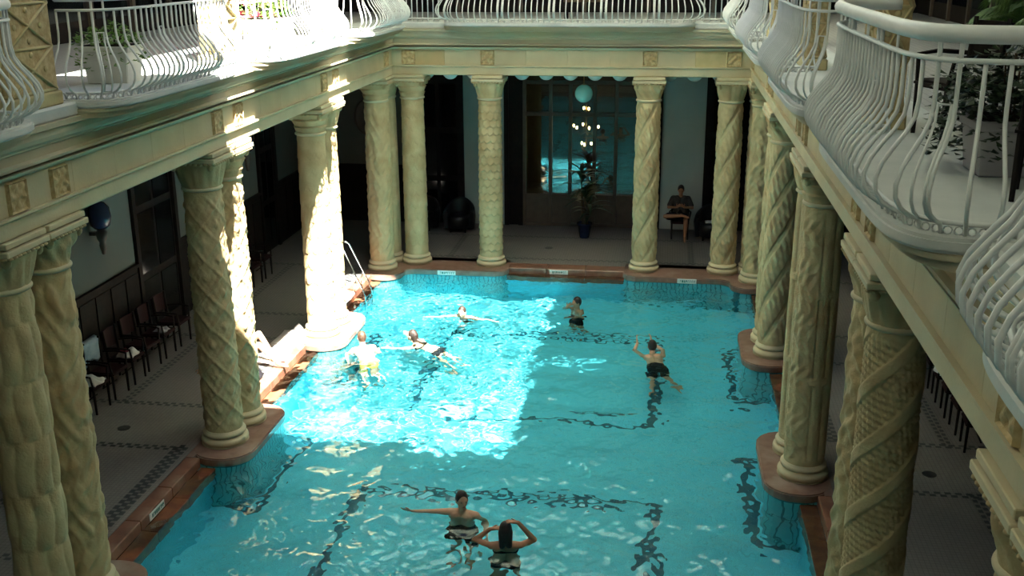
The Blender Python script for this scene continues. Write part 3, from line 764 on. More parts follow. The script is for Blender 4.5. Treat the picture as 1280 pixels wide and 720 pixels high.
for s in (-1, 1):
    root = tag(empty('straight_railing', (s * 3.3, 23.9, GAL)), 'short straight white railing between the far balcony and the %s corner' % ('sunlit-side' if s < 0 else 'palm-side'), 'railing')
    for z, r_ in ((6.775, .046), (6.645, .024), (5.815, .015)):
        MB().tube([(-.46, 0, z - GAL), (.50, 0, z - GAL)], r_, 8).build({6.775: 'handrail', 6.645: 'flat_rail', 5.815: 'base_rail'}[z], 'white_metal', root, True)
    for k in range(8): obj('baluster', st_bal_me, None, root, loc=(-.40 + k * .12, 0, -GAL))

# lattice piers standing on the gallery edge above the column pairs
def pier(x, y, label):
    root = empty('lattice_pier', (x, y, 5.74)); tag(root, label, 'pillar'); h = ZT - 5.74
    MB().box(-.145, .145, -.44, .44, 0, .14).build('pier_base', 'stone_b', root); bevel_mesh(root.children[0].data, .015, 1)
    shaft_o = MB().box(-.115, .115, -.40, .40, .14, h).build('pier_shaft', 'relief', root)
    for face in range(4):
        lat = MB(); w_ = .40 if face % 2 == 0 else .115
        zz = .16
        while zz < 2.6:
            for (a, c) in ((-1, 1), (1, -1)):
                lat.tube([(a * w_ * .92, 0, zz), (c * w_ * .92, 0, zz + .42)], .022, 5, flat=.6)
            lat.tube([(-w_ * .95, 0, zz), (w_ * .95, 0, zz)], .016, 5)
            for (bx_, bz) in ((0, .21), (-.55 * w_, .21), (.55 * w_, .21), (0, .07), (0, .36)): lat.ellipsoid((bx_, 0, zz + bz), (.03, .015, .03), 8, 5)
            zz += .42
        o = lat.build('lattice_relief', 'stone_b', shaft_o, True)
        o.rotation_euler = (0, 0, R([90, 0, -90, 180][face])); o.location = [(.12, 0, 0), (0, .405, 0), (-.12, 0, 0), (0, -.405, 0)][face]
    return root
plab = {(-1, 1): 'ochre lattice-carved pier beside the railing with the white planter', (-1, 2): 'lattice-carved pier between the planter and the pink chairs, half in sun', (-1, 3): 'lattice-carved pier beyond the pink chairs',
        (1, 1): 'lattice-carved pier on the right gallery next to the palm', (1, 2): 'lattice-carved pier on the right gallery, one beyond the palm', (1, 3): 'lattice-carved pier on the right gallery near the far corner'}
for (s, i), lb in plab.items(): pier(s * 4.02, sum(PAIR[i]) / 2 + .08, lb)

# ------------------------------------------------------------------ furniture and small things
# --- armless/arm chair in dark wood with red seat: origin on the floor, faces +Y
def make_chair(name, seat, frame='dark_wood'):
    root = empty(name)
    me = bevel_mesh(MB().box(-.235, .235, -.22, .24, .41, .47).me('seat'), .02, 2); obj('seat', me, seat, root)
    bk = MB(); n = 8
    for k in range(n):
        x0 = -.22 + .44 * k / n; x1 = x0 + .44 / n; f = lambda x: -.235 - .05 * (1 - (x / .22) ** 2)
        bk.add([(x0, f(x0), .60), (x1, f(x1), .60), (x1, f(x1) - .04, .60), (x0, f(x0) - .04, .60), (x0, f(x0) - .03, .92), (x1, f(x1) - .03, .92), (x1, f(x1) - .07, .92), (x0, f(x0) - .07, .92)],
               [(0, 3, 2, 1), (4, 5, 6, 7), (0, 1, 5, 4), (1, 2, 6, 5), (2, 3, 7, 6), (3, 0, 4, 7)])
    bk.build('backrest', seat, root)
    for sx in (-1, 1):
        MB().tube([(sx * .20, .21, 0), (sx * .205, .205, .43)], [.017, .024], 6).build('leg', frame, root)
        MB().tube([(sx * .20, -.26, 0), (sx * .205, -.215, .43), (sx * .21, -.26, .95)], [.017, .024, .018], 6).build('leg', frame, root)
        MB().tube([(sx * .235, -.24, .66), (sx * .27, 0, .68), (sx * .25, .20, .66), (sx * .21, .21, .45)], .018, 6).build('armrest', frame, root)
    MB().tube([(-.2, .0, .18), (.2, .0, .18)], .012, 6).build('stretcher', frame, root)
    return root
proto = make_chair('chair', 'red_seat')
chairs = [(-6.88, 14.95, 'dark red wooden chair with a white towel on the seat, left gallery'), (-6.88, 15.58, 'dark red wooden chair with a blue towel over its back, left gallery'),
          (-6.88, 16.21, 'dark red wooden chair holding a crumpled red and white cloth, left gallery'), (-6.9, 16.84, 'bare dark red chair next to the one with the red and white cloth'),
          (-6.9, 17.47, 'dark red chair with a small grey bag on the seat'), (-6.9, 18.12, 'bare dark red chair next to the one with the small grey bag'), (-6.9, 21.9, 'dark chair standing alone against the left wall, towards the ladder'), (-6.9, 22.55, 'dark chair against the left wall nearest the far wall')]
first = True
def place(x, y, rz, label, group):
    global first
    o = proto if first else copy_tree(proto)
    first = False
    o.location = (x, y, DECK); o.rotation_euler = (0, 0, rz); tag(o, label, 'chair', group); return o
for (x, y, lb) in chairs: place(x, y, R(-90 + random.uniform(-6, 6)), lb, 'chairs along the left wall')
for k in range(6):
    place(6.92, 15.3 + k * .62, R(90 + random.uniform(-6, 6)), ['bare dark chair ending the right gallery row at the floor drain', 'bare dark chair second from the floor drain, right gallery', 'bare dark chair beside the towel chair on the drain side, right gallery', 'dark chair with a white towel on it, right gallery', 'bare dark chair beside the towel chair on the far-wall side, right gallery', 'bare dark chair ending the right gallery row on the far-wall side'][k], 'chairs along the right wall')
place(-6.9, 11.2, R(-90), 'dark chair behind the long-leaf column, left gallery', 'chairs along the left wall')

def cloth(name, m, loc, sx, sy, h, label, cat, seed=0, rz=0.0, drape=None, group=None, n=18):
    """crumpled cloth heap: a thick grid with folds"""
    r = np.random.default_rng(seed); ph = r.random(8) * 6.28; V = []; F = []
    for lay in (1, 0):
        for i in range(n + 1):
            for j in range(n + 1):
                u = i / n * 2 - 1; v = j / n * 2 - 1; e = max(0, 1 - max(abs(u), abs(v)) ** 4)
                wob = 1 + .12 * math.sin(5 * u + ph[0]) * math.cos(4 * v + ph[1])
                z = h * e * (.5 + .28 * math.sin(4 * u + 3 * v + ph[2]) + .22 * math.sin(7 * v - 3 * u + ph[3])) + .012
                x, y = u * sx * wob, v * sy * (1 + .12 * math.sin(4 * u + ph[4]))
                if drape: x, y, z = drape(x, y, z)
                V.append((x, y, z if lay else max(z - .012 - .6 * h * e * 0, z - .012)))
    N = (n + 1) ** 2
    for i in range(n):
        for j in range(n):
            a = i * (n + 1) + j; F.append((a, a + n + 1, a + n + 2, a + 1)); F.append((N + a, N + a + 1, N + a + n + 2, N + a + n + 1))
    edge = [j for j in range(n + 1)] + [i * (n + 1) + n for i in range(1, n + 1)] + [n * (n + 1) + j for j in range(n - 1, -1, -1)] + [i * (n + 1) for i in range(n - 1, 0, -1)]
    for k in range(len(edge)): a, c = edge[k], edge[(k + 1) % len(edge)]; F.append((a, c, N + c, N + a))
    o = obj(name, fix_normals(mesh(name, V, F, True)), m, loc=loc, rot=(0, 0, rz)); tag(o, label, cat, group); return o
def over_back(w0, top):
    def f(x, y, z):
        # y runs over the backrest: folded about the top edge
        d = y
        if d > 0: return (x, .035 + .3 * max(0, z - .012), top - d)
        return (x, -.035 - .3 * max(0, z - .012) - .02, top + d)
    return f
cloth('towel', 'towel_w', (-6.85, 14.95, DECK + .47), .20, .19, .11, 'crumpled white towel lying on a chair seat in the left gallery', 'towel', 1)
cloth('towel', 'towel_b', (-7.15, 15.58, DECK + .955), .26, .36, .05, 'pale blue towel hung over a chair back', 'towel', 2, rz=R(-90), drape=over_back(.2, .0))
cloth('cloth_bundle', 'towel_w', (-6.84, 16.21, DECK + .47), .15, .16, .12, 'small white and red cloth bundle on a chair seat', 'clothes', 3)
cloth('cloth_bundle', 'cloth_r', (-6.84, 16.00 + .1, DECK + .575), .07, .06, .05, 'dark red cloth on top of the white bundle', 'clothes', 4)
cloth('bag', 'grey_line', (-6.83, 17.47, DECK + .47), .12, .10, .10, 'small grey bag on a chair in the left gallery', 'bag', 5)
cloth('towel', 'towel_w', (6.88, 17.16, DECK + .47), .19, .18, .13, 'white towel on a chair in the right gallery', 'towel', 6)

# --- black tub armchairs by the far doors
def tub_chair(x, y, rz, label):
    root = tag(empty('tub_armchair', (x, y, DECK), rz), label, 'armchair')
    n = 24; V = []; F = []
    for k in range(n + 1):
        a = R(-20 + 220 * k / n); hgt = .52 + .30 * max(0, math.sin(a)) ** 1.2
        for (rr, zz) in ((.40, .08), (.44, .45), (.42, hgt), (.37, hgt + .03), (.32, hgt), (.30, .40), (.30, .08)): V.append((rr * math.cos(a), -.02 - rr * math.sin(a) * .95, zz))
    for k in range(n):
        for j in range(6): i = k * 7 + j; F.append((i, i + 7, i + 8, i + 1))
        F.append((k * 7 + 6, k * 7 + 13, k * 7 + 7, k * 7))
    F.append(tuple(range(7))); F.append(tuple(n * 7 + j for j in reversed(range(7))))
    obj('shell', auto_smooth(fix_normals(mesh('shell', V, F)), 50), 'black', root)
    MB().lathe([(.02, .10), (.30, .10), (.31, .34), (.29, .42), (.22, .45), (.01, .455)], 24).build('seat_cushion', 'black', root, True)
    for k in range(4):
        a = R(45 + 90 * k); MB().tube([(.28 * math.cos(a), .28 * math.sin(a), 0), (.28 * math.cos(a), .28 * math.sin(a), .12)], .022, 8).build('leg', 'dark_wood', root)
    return root
tub_chair(3.42, 27.15, R(180), 'black rounded tub armchair beside the seated man')
tub_chair(-3.15, 27.25, R(180), 'black rounded tub armchair against the pale far panel, beside the tiered column')
tub_chair(-4.12, 27.35, R(175), 'black tub armchair standing in the dark doorway by the other tub chair')
cloth('newspaper', 'sign', (3.40, 27.08, DECK + .46), .13, .10, .05, 'small white paper on the tub armchair seat', 'paper', 9)

# --- potted dracaena before the glazed doors
def dracaena(x, y, label):
    root = tag(empty('potted_plant', (x, y, DECK)), label, 'plant')
    MB().lathe([(.12, 0), (.125, .01), (.175, .33), (.20, .35), (.20, .39), (.175, .39), (.165, .34), (.01, .33)], 24).build('pot', 'blue_pot', root, True)
    MB().lathe([(.005, .335), (.165, .335), (.165, .345), (.005, .35)], 16).build('soil', 'soil', root)
    r = random.Random(3)
    for (tx, ty, h) in ((0, 0, 1.35), (.05, .04, 1.0), (-.05, .03, 1.75)):
        MB().tube([(tx, ty, .33), (tx * 1.6, ty * 1.4, h * .6), (tx * 2.2, ty * 2, h)], [.028, .022, .018], 6).build('stem', 'trunk', root)
        for k in range(20):
            a = r.uniform(0, 6.28); up = r.uniform(.35, 1.3); L = r.uniform(.5, .85); w_ = r.uniform(.035, .055)
            z0 = h - r.uniform(0, .45); V = []; F = []; m_ = 7
            for i in range(m_ + 1):
                t = i / m_; rr = L * t * math.cos(up * (1 - .5 * t)); zz = z0 + L * (math.sin(up) * t - .55 * t * t)
                cx_, cy_ = tx * 2 + rr * math.cos(a), ty * 2 + rr * math.sin(a); ww = w_ * math.sin(math.pi * min(.98, t * .9 + .1)) + .002
                nx_, ny_ = -math.sin(a) * ww, math.cos(a) * ww
                V += [(cx_ - nx_, cy_ - ny_, zz), (cx_, cy_, zz - .008), (cx_ + nx_, cy_ + ny_, zz)]
            for i in range(m_):
                F += [(i * 3, i * 3 + 1, i * 3 + 4, i * 3 + 3), (i * 3 + 1, i * 3 + 2, i * 3 + 5, i * 3 + 4)]
            obj('leaf', mesh('leaf', V, F, True), 'leaf_dark', root)
    return root
dracaena(.2, 26.95, 'dark-leaved tall plant in a dark blue pot before the glazed doors')

# --- hanging globe, chandelier, wall sconces
g = tag(empty('globe_lamp', (.31, 24.62, 4.60)), 'round aqua-white glass globe hanging over the far deck', 'lamp')
MB().ellipsoid((0, 0, -.48), (.205, .205, .205), 32, 20).build('globe', 'globe', g, True)
MB().tube([(0, 0, 0), (0, 0, -.29)], .012, 8).build('rod', 'brass', g); MB().lathe([(.07, -.03), (.06, -.0), (.001, 0)], 16).build('ceiling_rose', 'brass', g)
MB().lathe([(.06, -.30), (.05, -.27), (.01, -.26)], 16).build('cap', 'brass', g)
ch = tag(empty('chandelier', (-.05, YO + 2.3, 3.72)), 'brass chandelier with lit bulbs behind the glazed doors', 'chandelier')
MB().tube([(0, 0, 1.48), (0, 0, -1.9)], .02, 8).build('stem', 'brass', ch)
for lev, rr, n in ((-.75, .10, 2), (-1.25, .36, 6), (-1.75, .16, 3)):
    for k in range(n):
        a = 6.283 * k / n + lev
        arm = MB().tube([(0, 0, lev - .15), (rr * .6 * math.cos(a), rr * .6 * math.sin(a), lev - .2), (rr * math.cos(a), rr * math.sin(a), lev - .03)], .010, 6).build('arm', 'brass', ch)
        MB().ellipsoid((rr * math.cos(a), rr * math.sin(a), lev + .02), (.028, .028, .045), 10, 8).build('bulb', 'bulb', arm, True)
def sconce(x, y, z, rz, label):
    root = tag(empty('wall_sconce', (x, y, z), rz), label, 'lamp')
    MB().lathe([(.01, -.46), (.035, -.44), (.06, -.30), (.05, -.24), (.085, -.18), (.10, -.06), (.06, -.02), (.01, 0)], 16).build('bracket', 'frame_wood', root, True)
    MB().lathe([(.10, .0), (.16, .06), (.19, .20), (.17, .36), (.10, .45), (.02, .48)], 20).build('shade', 'blue_pot', root, True)
    MB().box(-.05, .05, -.20, -.08, -.12, -.06).build('wall_arm', 'frame_wood', root)
    return root
sconce(-XO + .2, 16.55, 2.75, R(-90), 'dark blue urn-shaped wall sconce over the left row of chairs')
sconce(-XO + .2, 23.2, 2.9, R(-90), 'dark urn-shaped wall sconce on the left wall towards the far corner')
m0 = tag(empty('oval_mirror', (-5.75, YO - .03, 3.0)), 'dark oval wall plaque with a drop on the far left wall', 'plaque')
MB().lathe([(.30, 0), (.36, .0), (.36, .03), (.33, .05), (.30, .03)], 32).build('rim', 'frame_wood', m0, True, rot=(R(90), 0, 0)); m0.children[0].scale = (1, 1.35, 1)
MB().lathe([(.001, 0), (.305, 0), (.305, .015), (.001, .02)], 32).build('glass', 'dark_glass', m0, False, rot=(R(90), 0, 0)); m0.children[1].scale = (1, 1.35, 1)
MB().lathe([(.01, -.85), (.07, -.72), (.10, -.55), (.06, -.48)], 12).build('drop', 'frame_wood', m0, True)

# --- depth plaques on the kerb (unreadable teal print kept as short strokes)
def plaque(x, y, z, rz, label):
    root = tag(empty('depth_sign', (x, y, z), rz), label, 'sign')
    me = bevel_mesh(MB().box(-.215, .215, -.012, 0, -.055, .055).me('plate'), .006, 1); obj('plate', me, 'sign', root)
    r = random.Random(int(abs(x * 10) + y)); u = -.15; ink = MB()
    while u < .16:
        w_ = r.choice((.022, .03, .036)); ink.box(u, u + w_ * .35, -.0145, -.0115, -.026, .026); ink.box(u, u + w_, -.0145, -.0115, r.choice((-.026, -.004, .016)), .026); u += w_ + .014
    ink.build('print', 'teal_mark', root.children[0])
plaque(-4.385, 12.05, .075, R(90), 'white depth plate with teal print on the left kerb')
plaque(-.16, 23.905, .075, 0, 'white depth plate with teal print under the glazed doors')
plaque(-2.75, 23.545, .075, 0, 'pale depth plate on the marble edge between the tiered and leafy columns')
plaque(2.78, 23.545, .075, 0, 'pale depth plate on the marble edge between the twisted columns')

# --- steel ladder
ld = tag(empty('pool_ladder', (-4.3, 21.8, DECK)), 'polished steel pool ladder at the left kerb beyond the sunlit columns', 'ladder')
for dy in (-.26, .26):
    P = [(-.36, dy * .55, 1.04), (-.30, dy * .9, .98), (-.02, dy, .36), (.10, dy, .10), (.15, dy, -.06), (.16, dy, -.3), (.16, dy, -1.3)]
    MB().tube(P, .019, 10).build('stringer', 'steel', ld, True)
MB().tube([(-.36, -.26 * .55, 1.04), (-.385, -.08, 1.075), (-.39, 0, 1.085), (-.385, .08, 1.075), (-.36, .26 * .55, 1.04)], .019, 10).build('top_hoop', 'steel', ld, True)
for z in (-.35, -.65, -.95): MB().tube([(.16, -.26, z), (.16, .26, z)], .022, 8).build('rung', 'steel', ld, True)
for dy in (-.26, .26): MB().tube([(-.02, dy, .36), (-.10, dy, 0)], .014, 8).build('foot', 'steel', ld, True)

# --- things of the sunbathers
tw = tag(empty('beach_towel', (-4.80, 18.1, DECK), R(0)), 'white printed beach towel spread on the left deck against the sunlit column plinth', 'towel')
V = []; F = []; n = 16
for i in range(n + 1):
    for j in range(5):
        u = i / n; v = j / 4; V.append(((v - .5) * .52 + .02 * math.sin(9 * u), (u - .5) * 1.75, .012 + .010 * math.sin(11 * u + 3 * v) + .10 * max(0, u - .72) ** 1.0))
N = len(V); V += [(x, y, z - .012) for x, y, z in V]
for i in range(n):
    for j in range(4): a = i * 5 + j; F += [(a, a + 1, a + 6, a + 5), (N + a, N + a + 5, N + a + 6, N + a + 1)]
for i in range(n): F += [(i * 5, i * 5 + 5, N + i * 5 + 5, N + i * 5), (i * 5 + 4, N + i * 5 + 4, N + i * 5 + 9, i * 5 + 9)]
for j in range(4): F += [(j, N + j, N + j + 1, j + 1), (n * 5 + j, n * 5 + j + 1, N + n * 5 + j + 1, N + n * 5 + j)]
obj('cloth', fix_normals(mesh('cloth', V, F, True)), 'towel_w', tw)
pr = MB()
for k in range(6):
    for q_ in range(2):
        u = .30 + .05 * k; y = (u - .5) * 1.75; z = .026 + .010 * math.sin(11 * u) ; pr.box(-.20 + .21 * q_, -.03 + .21 * q_, y, y + .03, z, z + .004)
pr.build('print', 'grey_line', tw.children[0])
cloth('towel', 'towel_w', (-4.52, 21.1, DECK), .17, .42, .26, 'rumpled white towel on the kerb at the foot of the ladder', 'towel', 12)
cloth('towel', 'towel_b', (-4.86, 21.75, DECK), .16, .12, .14, 'small blue and white cloth on the deck behind the ladder', 'towel', 13)
cloth('bag', 'cloth_k', (-4.80, 16.50, DECK), .17, .26, .20, 'black beach bag on the left deck beside the sunbather', 'bag', 14)
cloth('bag', 'cloth_p', (-5.10, 16.10, DECK), .12, .14, .16, 'pink cloth beside the black beach bag', 'clothes', 15)

# ------------------------------------------------------------------ upper gallery things
def planter(name, x, y, sx, sy, h, label, m='white_box', seed=1, nleaf=150, spread=.30, lh=.28, flowers=None):
    root = tag(empty(name, (x, y, GAL + .022)), label, 'plant')
    me = MB().prism([(-sx, -sy), (sx, -sy), (sx, sy), (-sx, sy)], 0, h)
    for k in range(4): me.v[k] = (me.v[k][0] * .86, me.v[k][1] * .86, 0)
    me.box(-sx * 1.05, sx * 1.05, -sy * 1.05, sy * 1.05, h - .06, h + .01)
    me = me.me('planter_box'); bevel_mesh(me, .012, 1); obj('planter_box', me, m, root)
    MB().box(-sx * .9, sx * .9, -sy * .9, sy * .9, h + .005, h + .02).build('soil', 'soil', root)
    r = random.Random(seed); fo = MB()
    for k in range(nleaf):
        a = r.uniform(0, 6.28); d = spread * math.sqrt(r.random()); px, py = d * math.cos(a) * 1.2, d * math.sin(a); pz = h + .02 + r.random() * lh * (1 - d / spread * .6)
        if d > .8 * spread and r.random() < .6: pz = h - r.random() * .25
        L = r.uniform(.05, .09); b_ = r.uniform(0, 6.28); t = r.uniform(-.4, .9); u = Vector((math.cos(b_), math.sin(b_), t)).normalized(); v = u.cross(Vector((0, 0, 1))).normalized() * L * .42; p = Vector((px, py, pz)); nn = u.cross(v).normalized() * L * .12
        fo.add([p, p + u * L * .5 + v + nn, p + u * L, p + u * L * .5 - v + nn], [(0, 1, 2), (0, 2, 3)])
    f_ = fo.build('foliage', 'leaf', root); f_['kind'] = 'stuff'
    st = MB()
    for k in range(9): a = r.uniform(0, 6.28); st.tube([(0.1 * math.cos(a), .08 * math.sin(a), h), (.16 * math.cos(a), .14 * math.sin(a), h + lh * .8)], .007, 5)
    st.build('stems', 'trunk', root)
    return root
planter('planter', -4.28, 12.05, .29, .20, .42, 'white box planter with bushy green plant behind the left railing', seed=4, nleaf=420, spread=.36)
planter('planter', -4.45, 17.25, .24, .20, .42, 'sunlit white planter with a red-green plant among the pink chairs', seed=6, nleaf=260, spread=.26, lh=.45)
planter('planter', -4.45, 18.15, .22, .19, .40, 'sunlit cream planter beside the far pink chair', seed=8, nleaf=200, spread=.24, lh=.40)
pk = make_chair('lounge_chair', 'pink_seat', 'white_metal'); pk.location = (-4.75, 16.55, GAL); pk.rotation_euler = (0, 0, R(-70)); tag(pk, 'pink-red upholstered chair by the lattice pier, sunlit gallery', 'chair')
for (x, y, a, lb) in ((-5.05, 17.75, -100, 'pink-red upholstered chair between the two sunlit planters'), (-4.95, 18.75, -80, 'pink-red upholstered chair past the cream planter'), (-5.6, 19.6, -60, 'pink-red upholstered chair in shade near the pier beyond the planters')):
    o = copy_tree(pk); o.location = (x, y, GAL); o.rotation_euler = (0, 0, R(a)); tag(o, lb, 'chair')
# palm in a pot on the right gallery
def palm(x, y, label, seed=2, h=.55, nf=11, L0=1.15):
    root = tag(empty('potted_palm', (x, y, GAL)), label, 'plant'); r = random.Random(seed)
    MB().lathe([(.17, 0), (.18, .02), (.23, .34), (.25, .36), (.25, .40), (.22, .40), (.21, .36), (.01, .35)], 24).build('pot', 'white_box', root, True)
    MB().lathe([(.005, .352), (.21, .352), (.20, .365), (.005, .37)], 16).build('soil', 'soil', root)
    MB().tube([(0, 0, .34), (.02, .01, h)], [.07, .05], 8).build('trunk', 'trunk', root)
    for k in range(nf):
        a = 6.283 * k / nf + r.uniform(-.25, .25); up = r.uniform(.75, 1.35); L = L0 * r.uniform(.8, 1.1); m_ = 16; P = []
        for i in range(m_ + 1):
            t = i / m_; P.append(Vector((L * t * math.cos(up * (1 - .15 * t)) * math.cos(a), L * t * math.cos(up * (1 - .15 * t)) * math.sin(a), h + L * (math.sin(up) * 1.15 * t - .85 * t * t))))
        fb = MB(); fb.tube(P, [.010 * (1 - .8 * i / m_) + .002 for i in range(m_ + 1)], 5)
        side = Vector((-math.sin(a), math.cos(a), 0))
        for i in range(2, m_ + 1):
            for q_ in (0, .5):
                for sg in (-1, 1):
                    p = P[i - 1].lerp(P[i], q_); tdir = (P[i] - P[i - 1]).normalized(); ll = L * .34 * math.sin(math.pi * min(.97, (i + q_) / m_ * .85 + .12)) + .04
                    d = (side * sg * .8 + tdir * .75 - Vector((0, 0, .35))).normalized(); nrm = tdir.cross(d).normalized(); w_ = tdir * .010
                    mid = p + d * ll * .5 + Vector((0, 0, .02)); tip = p + d * ll - Vector((0, 0, .10 * ll / .3))
                    fb.add([p - w_, p + w_, mid + w_ * 1.1, mid - w_ * 1.1, tip], [(0, 1, 2, 3), (3, 2, 4)])
        fb.build('frond', 'palm', root)
    return root
palm(5.35, 8.45, 'feathery palm in a pale pot behind the right-hand railing', 2, .75, 13, 1.25)
palm(5.6, 10.9, 'second feathery palm deeper in the right gallery, behind the pier', 5, .7, 11, 1.1)
pb = planter('planter', 4.45, 7.55, .26, .22, .36, 'pale planter with dark bushy plant in front of the palm', seed=9, nleaf=1500, spread=.44, lh=.55, m='grey_line')
fol = [c for c in pb.children if c.name.startswith('foliage')][0]; fol.data.materials.clear(); fol.data.materials.append(M['leaf_dark'])
gt = make_chair('terrace_chair', 'dark_wood'); gt.location = (4.5, 6.75, GAL); gt.rotation_euler = (0, 0, R(70)); tag(gt, 'dark wooden chair by the dark bushy planter, right gallery', 'chair')
for (x, y, a, lb) in ((4.45, 9.05, 110, 'dark wooden chair by the palm pot, away from the bushy planter'), (6.1, 9.5, -60, 'dark wooden chair behind the palm'), (5.75, 6.9, 20, 'dark wooden chair deep in the right gallery, behind the bushy planter')):
    o = copy_tree(gt); o.location = (x, y, GAL); o.rotation_euler = (0, 0, R(a)); tag(o, lb, 'chair')
def round_table(x, y, label):
    root = tag(empty('round_table', (x, y, GAL)), label, 'table')
    MB().lathe([(.001, .70), (.36, .70), (.37, .715), (.36, .73), (.001, .73)], 32).build('table_top', 'frame_wood', root); MB().tube([(0, 0, .02), (0, 0, .70)], .03, 10).build('stem', 'dark_wood', root)
    MB().lathe([(.24, 0), (.24, .02), (.05, .05), (.001, .05)], 24).build('foot', 'dark_wood', root)
round_table(6.7, 7.2, 'round brown table beyond the palm on the right gallery')
# lounger with a yellow and white towel near the right edge
lg = tag(empty('sun_lounger', (4.42, 4.85, GAL), R(0)), 'white sun lounger draped with a yellow-patched towel, right gallery', 'lounger')
for k in range(9): MB().box(-.30, .30, -.55 + k * .115, -.55 + k * .115 + .09, .30, .325).build('slat', 'white_box', lg)
for sx in (-.29, .29):
    MB().box(sx - .02, sx + .02, -.58, .50, .25, .30).build('side_rail', 'white_box', lg)
    for y in (-.5, .42): MB().box(sx - .02, sx + .02, y - .02, y + .02, 0, .25).build('leg', 'white_box', lg)
for k in range(5): MB().box(-.30, .30, .49 + k * .055, .49 + k * .055 + .03, .32 + k * .10, .41 + k * .10).build('back_slat', 'white_box', lg)
tl = tag(empty('lounger_towel', (4.42, 4.85, GAL + .327)), 'white and yellow patched towel lying on the sun lounger', 'towel')
MB().box(-.27, .27, -.5, .42, .002, .02).build('cloth', 'towel_w', tl)
for i in range(4):
    for j in range(6):
        if (i + j) % 2: MB().box(-.25 + i * .13, -.25 + i * .13 + .10, -.46 + j * .145, -.46 + j * .145 + .11, .0205, .024).build('yellow_patch', 'towel_y', tl.children[0])
# brown-backed bench behind the far railing
bn = tag(empty('bench', (.25, 24.9, GAL)), 'brown slatted bench behind the far balcony railing', 'bench')
for k in range(6): MB().box(-.42 + k * .14, -.42 + k * .14 + .12, -.03, .0, .40, 1.0).build('back_slat', 'trunk', bn)
MB().box(-.45, .45, .0, .42, .40, .44).build('seat', 'trunk', bn)
for sx in (-.4, .4):
    for y in (.0, .38): MB().box(sx - .025, sx + .025, y - .02, y + .03, 0, .40).build('leg', 'dark_wood', bn)

# ------------------------------------------------------------------ people
def V3(*a): return Vector(a)
def capsule(mb, p, q, r1, r2, n=12):
    p, q = Vector(p), Vector(q); d = q - p; L = d.length
    d = d / L if L > 1e-6 else V3(0, 0, 1)
    pts, rad = [], []
    for k in range(5): a = R(-88 + 88 * k / 4); pts.append(p + d * r1 * math.sin(a)); rad.append(max(.001, r1 * math.cos(a)))
    for k in range(5): a = R(88 * k / 4); pts.append(q + d * r2 * math.sin(a)); rad.append(max(.001, r2 * math.cos(a)))
    mb.tube(pts, rad, n)
def remesh(mb, name, voxel, smooth=3, fac=.45):
    me = mb.me(name); fix_normals(me); o = bpy.data.objects.new('tmp', me); C.objects.link(o)
    m1 = o.modifiers.new('r', 'REMESH'); m1.mode = 'VOXEL'; m1.voxel_size = voxel; m1.use_smooth_shade = True
    m2 = o.modifiers.new('s', 'SMOOTH'); m2.factor = fac; m2.iterations = smooth
    dg = bpy.context.evaluated_depsgraph_get(); out = bpy.data.meshes.new_from_object(o.evaluated_get(dg)); out.name = name
    bpy.data.objects.remove(o); bpy.data.meshes.remove(me); out.materials.clear(); out.polygons.foreach_set('use_smooth', [True] * len(out.polygons)); return out
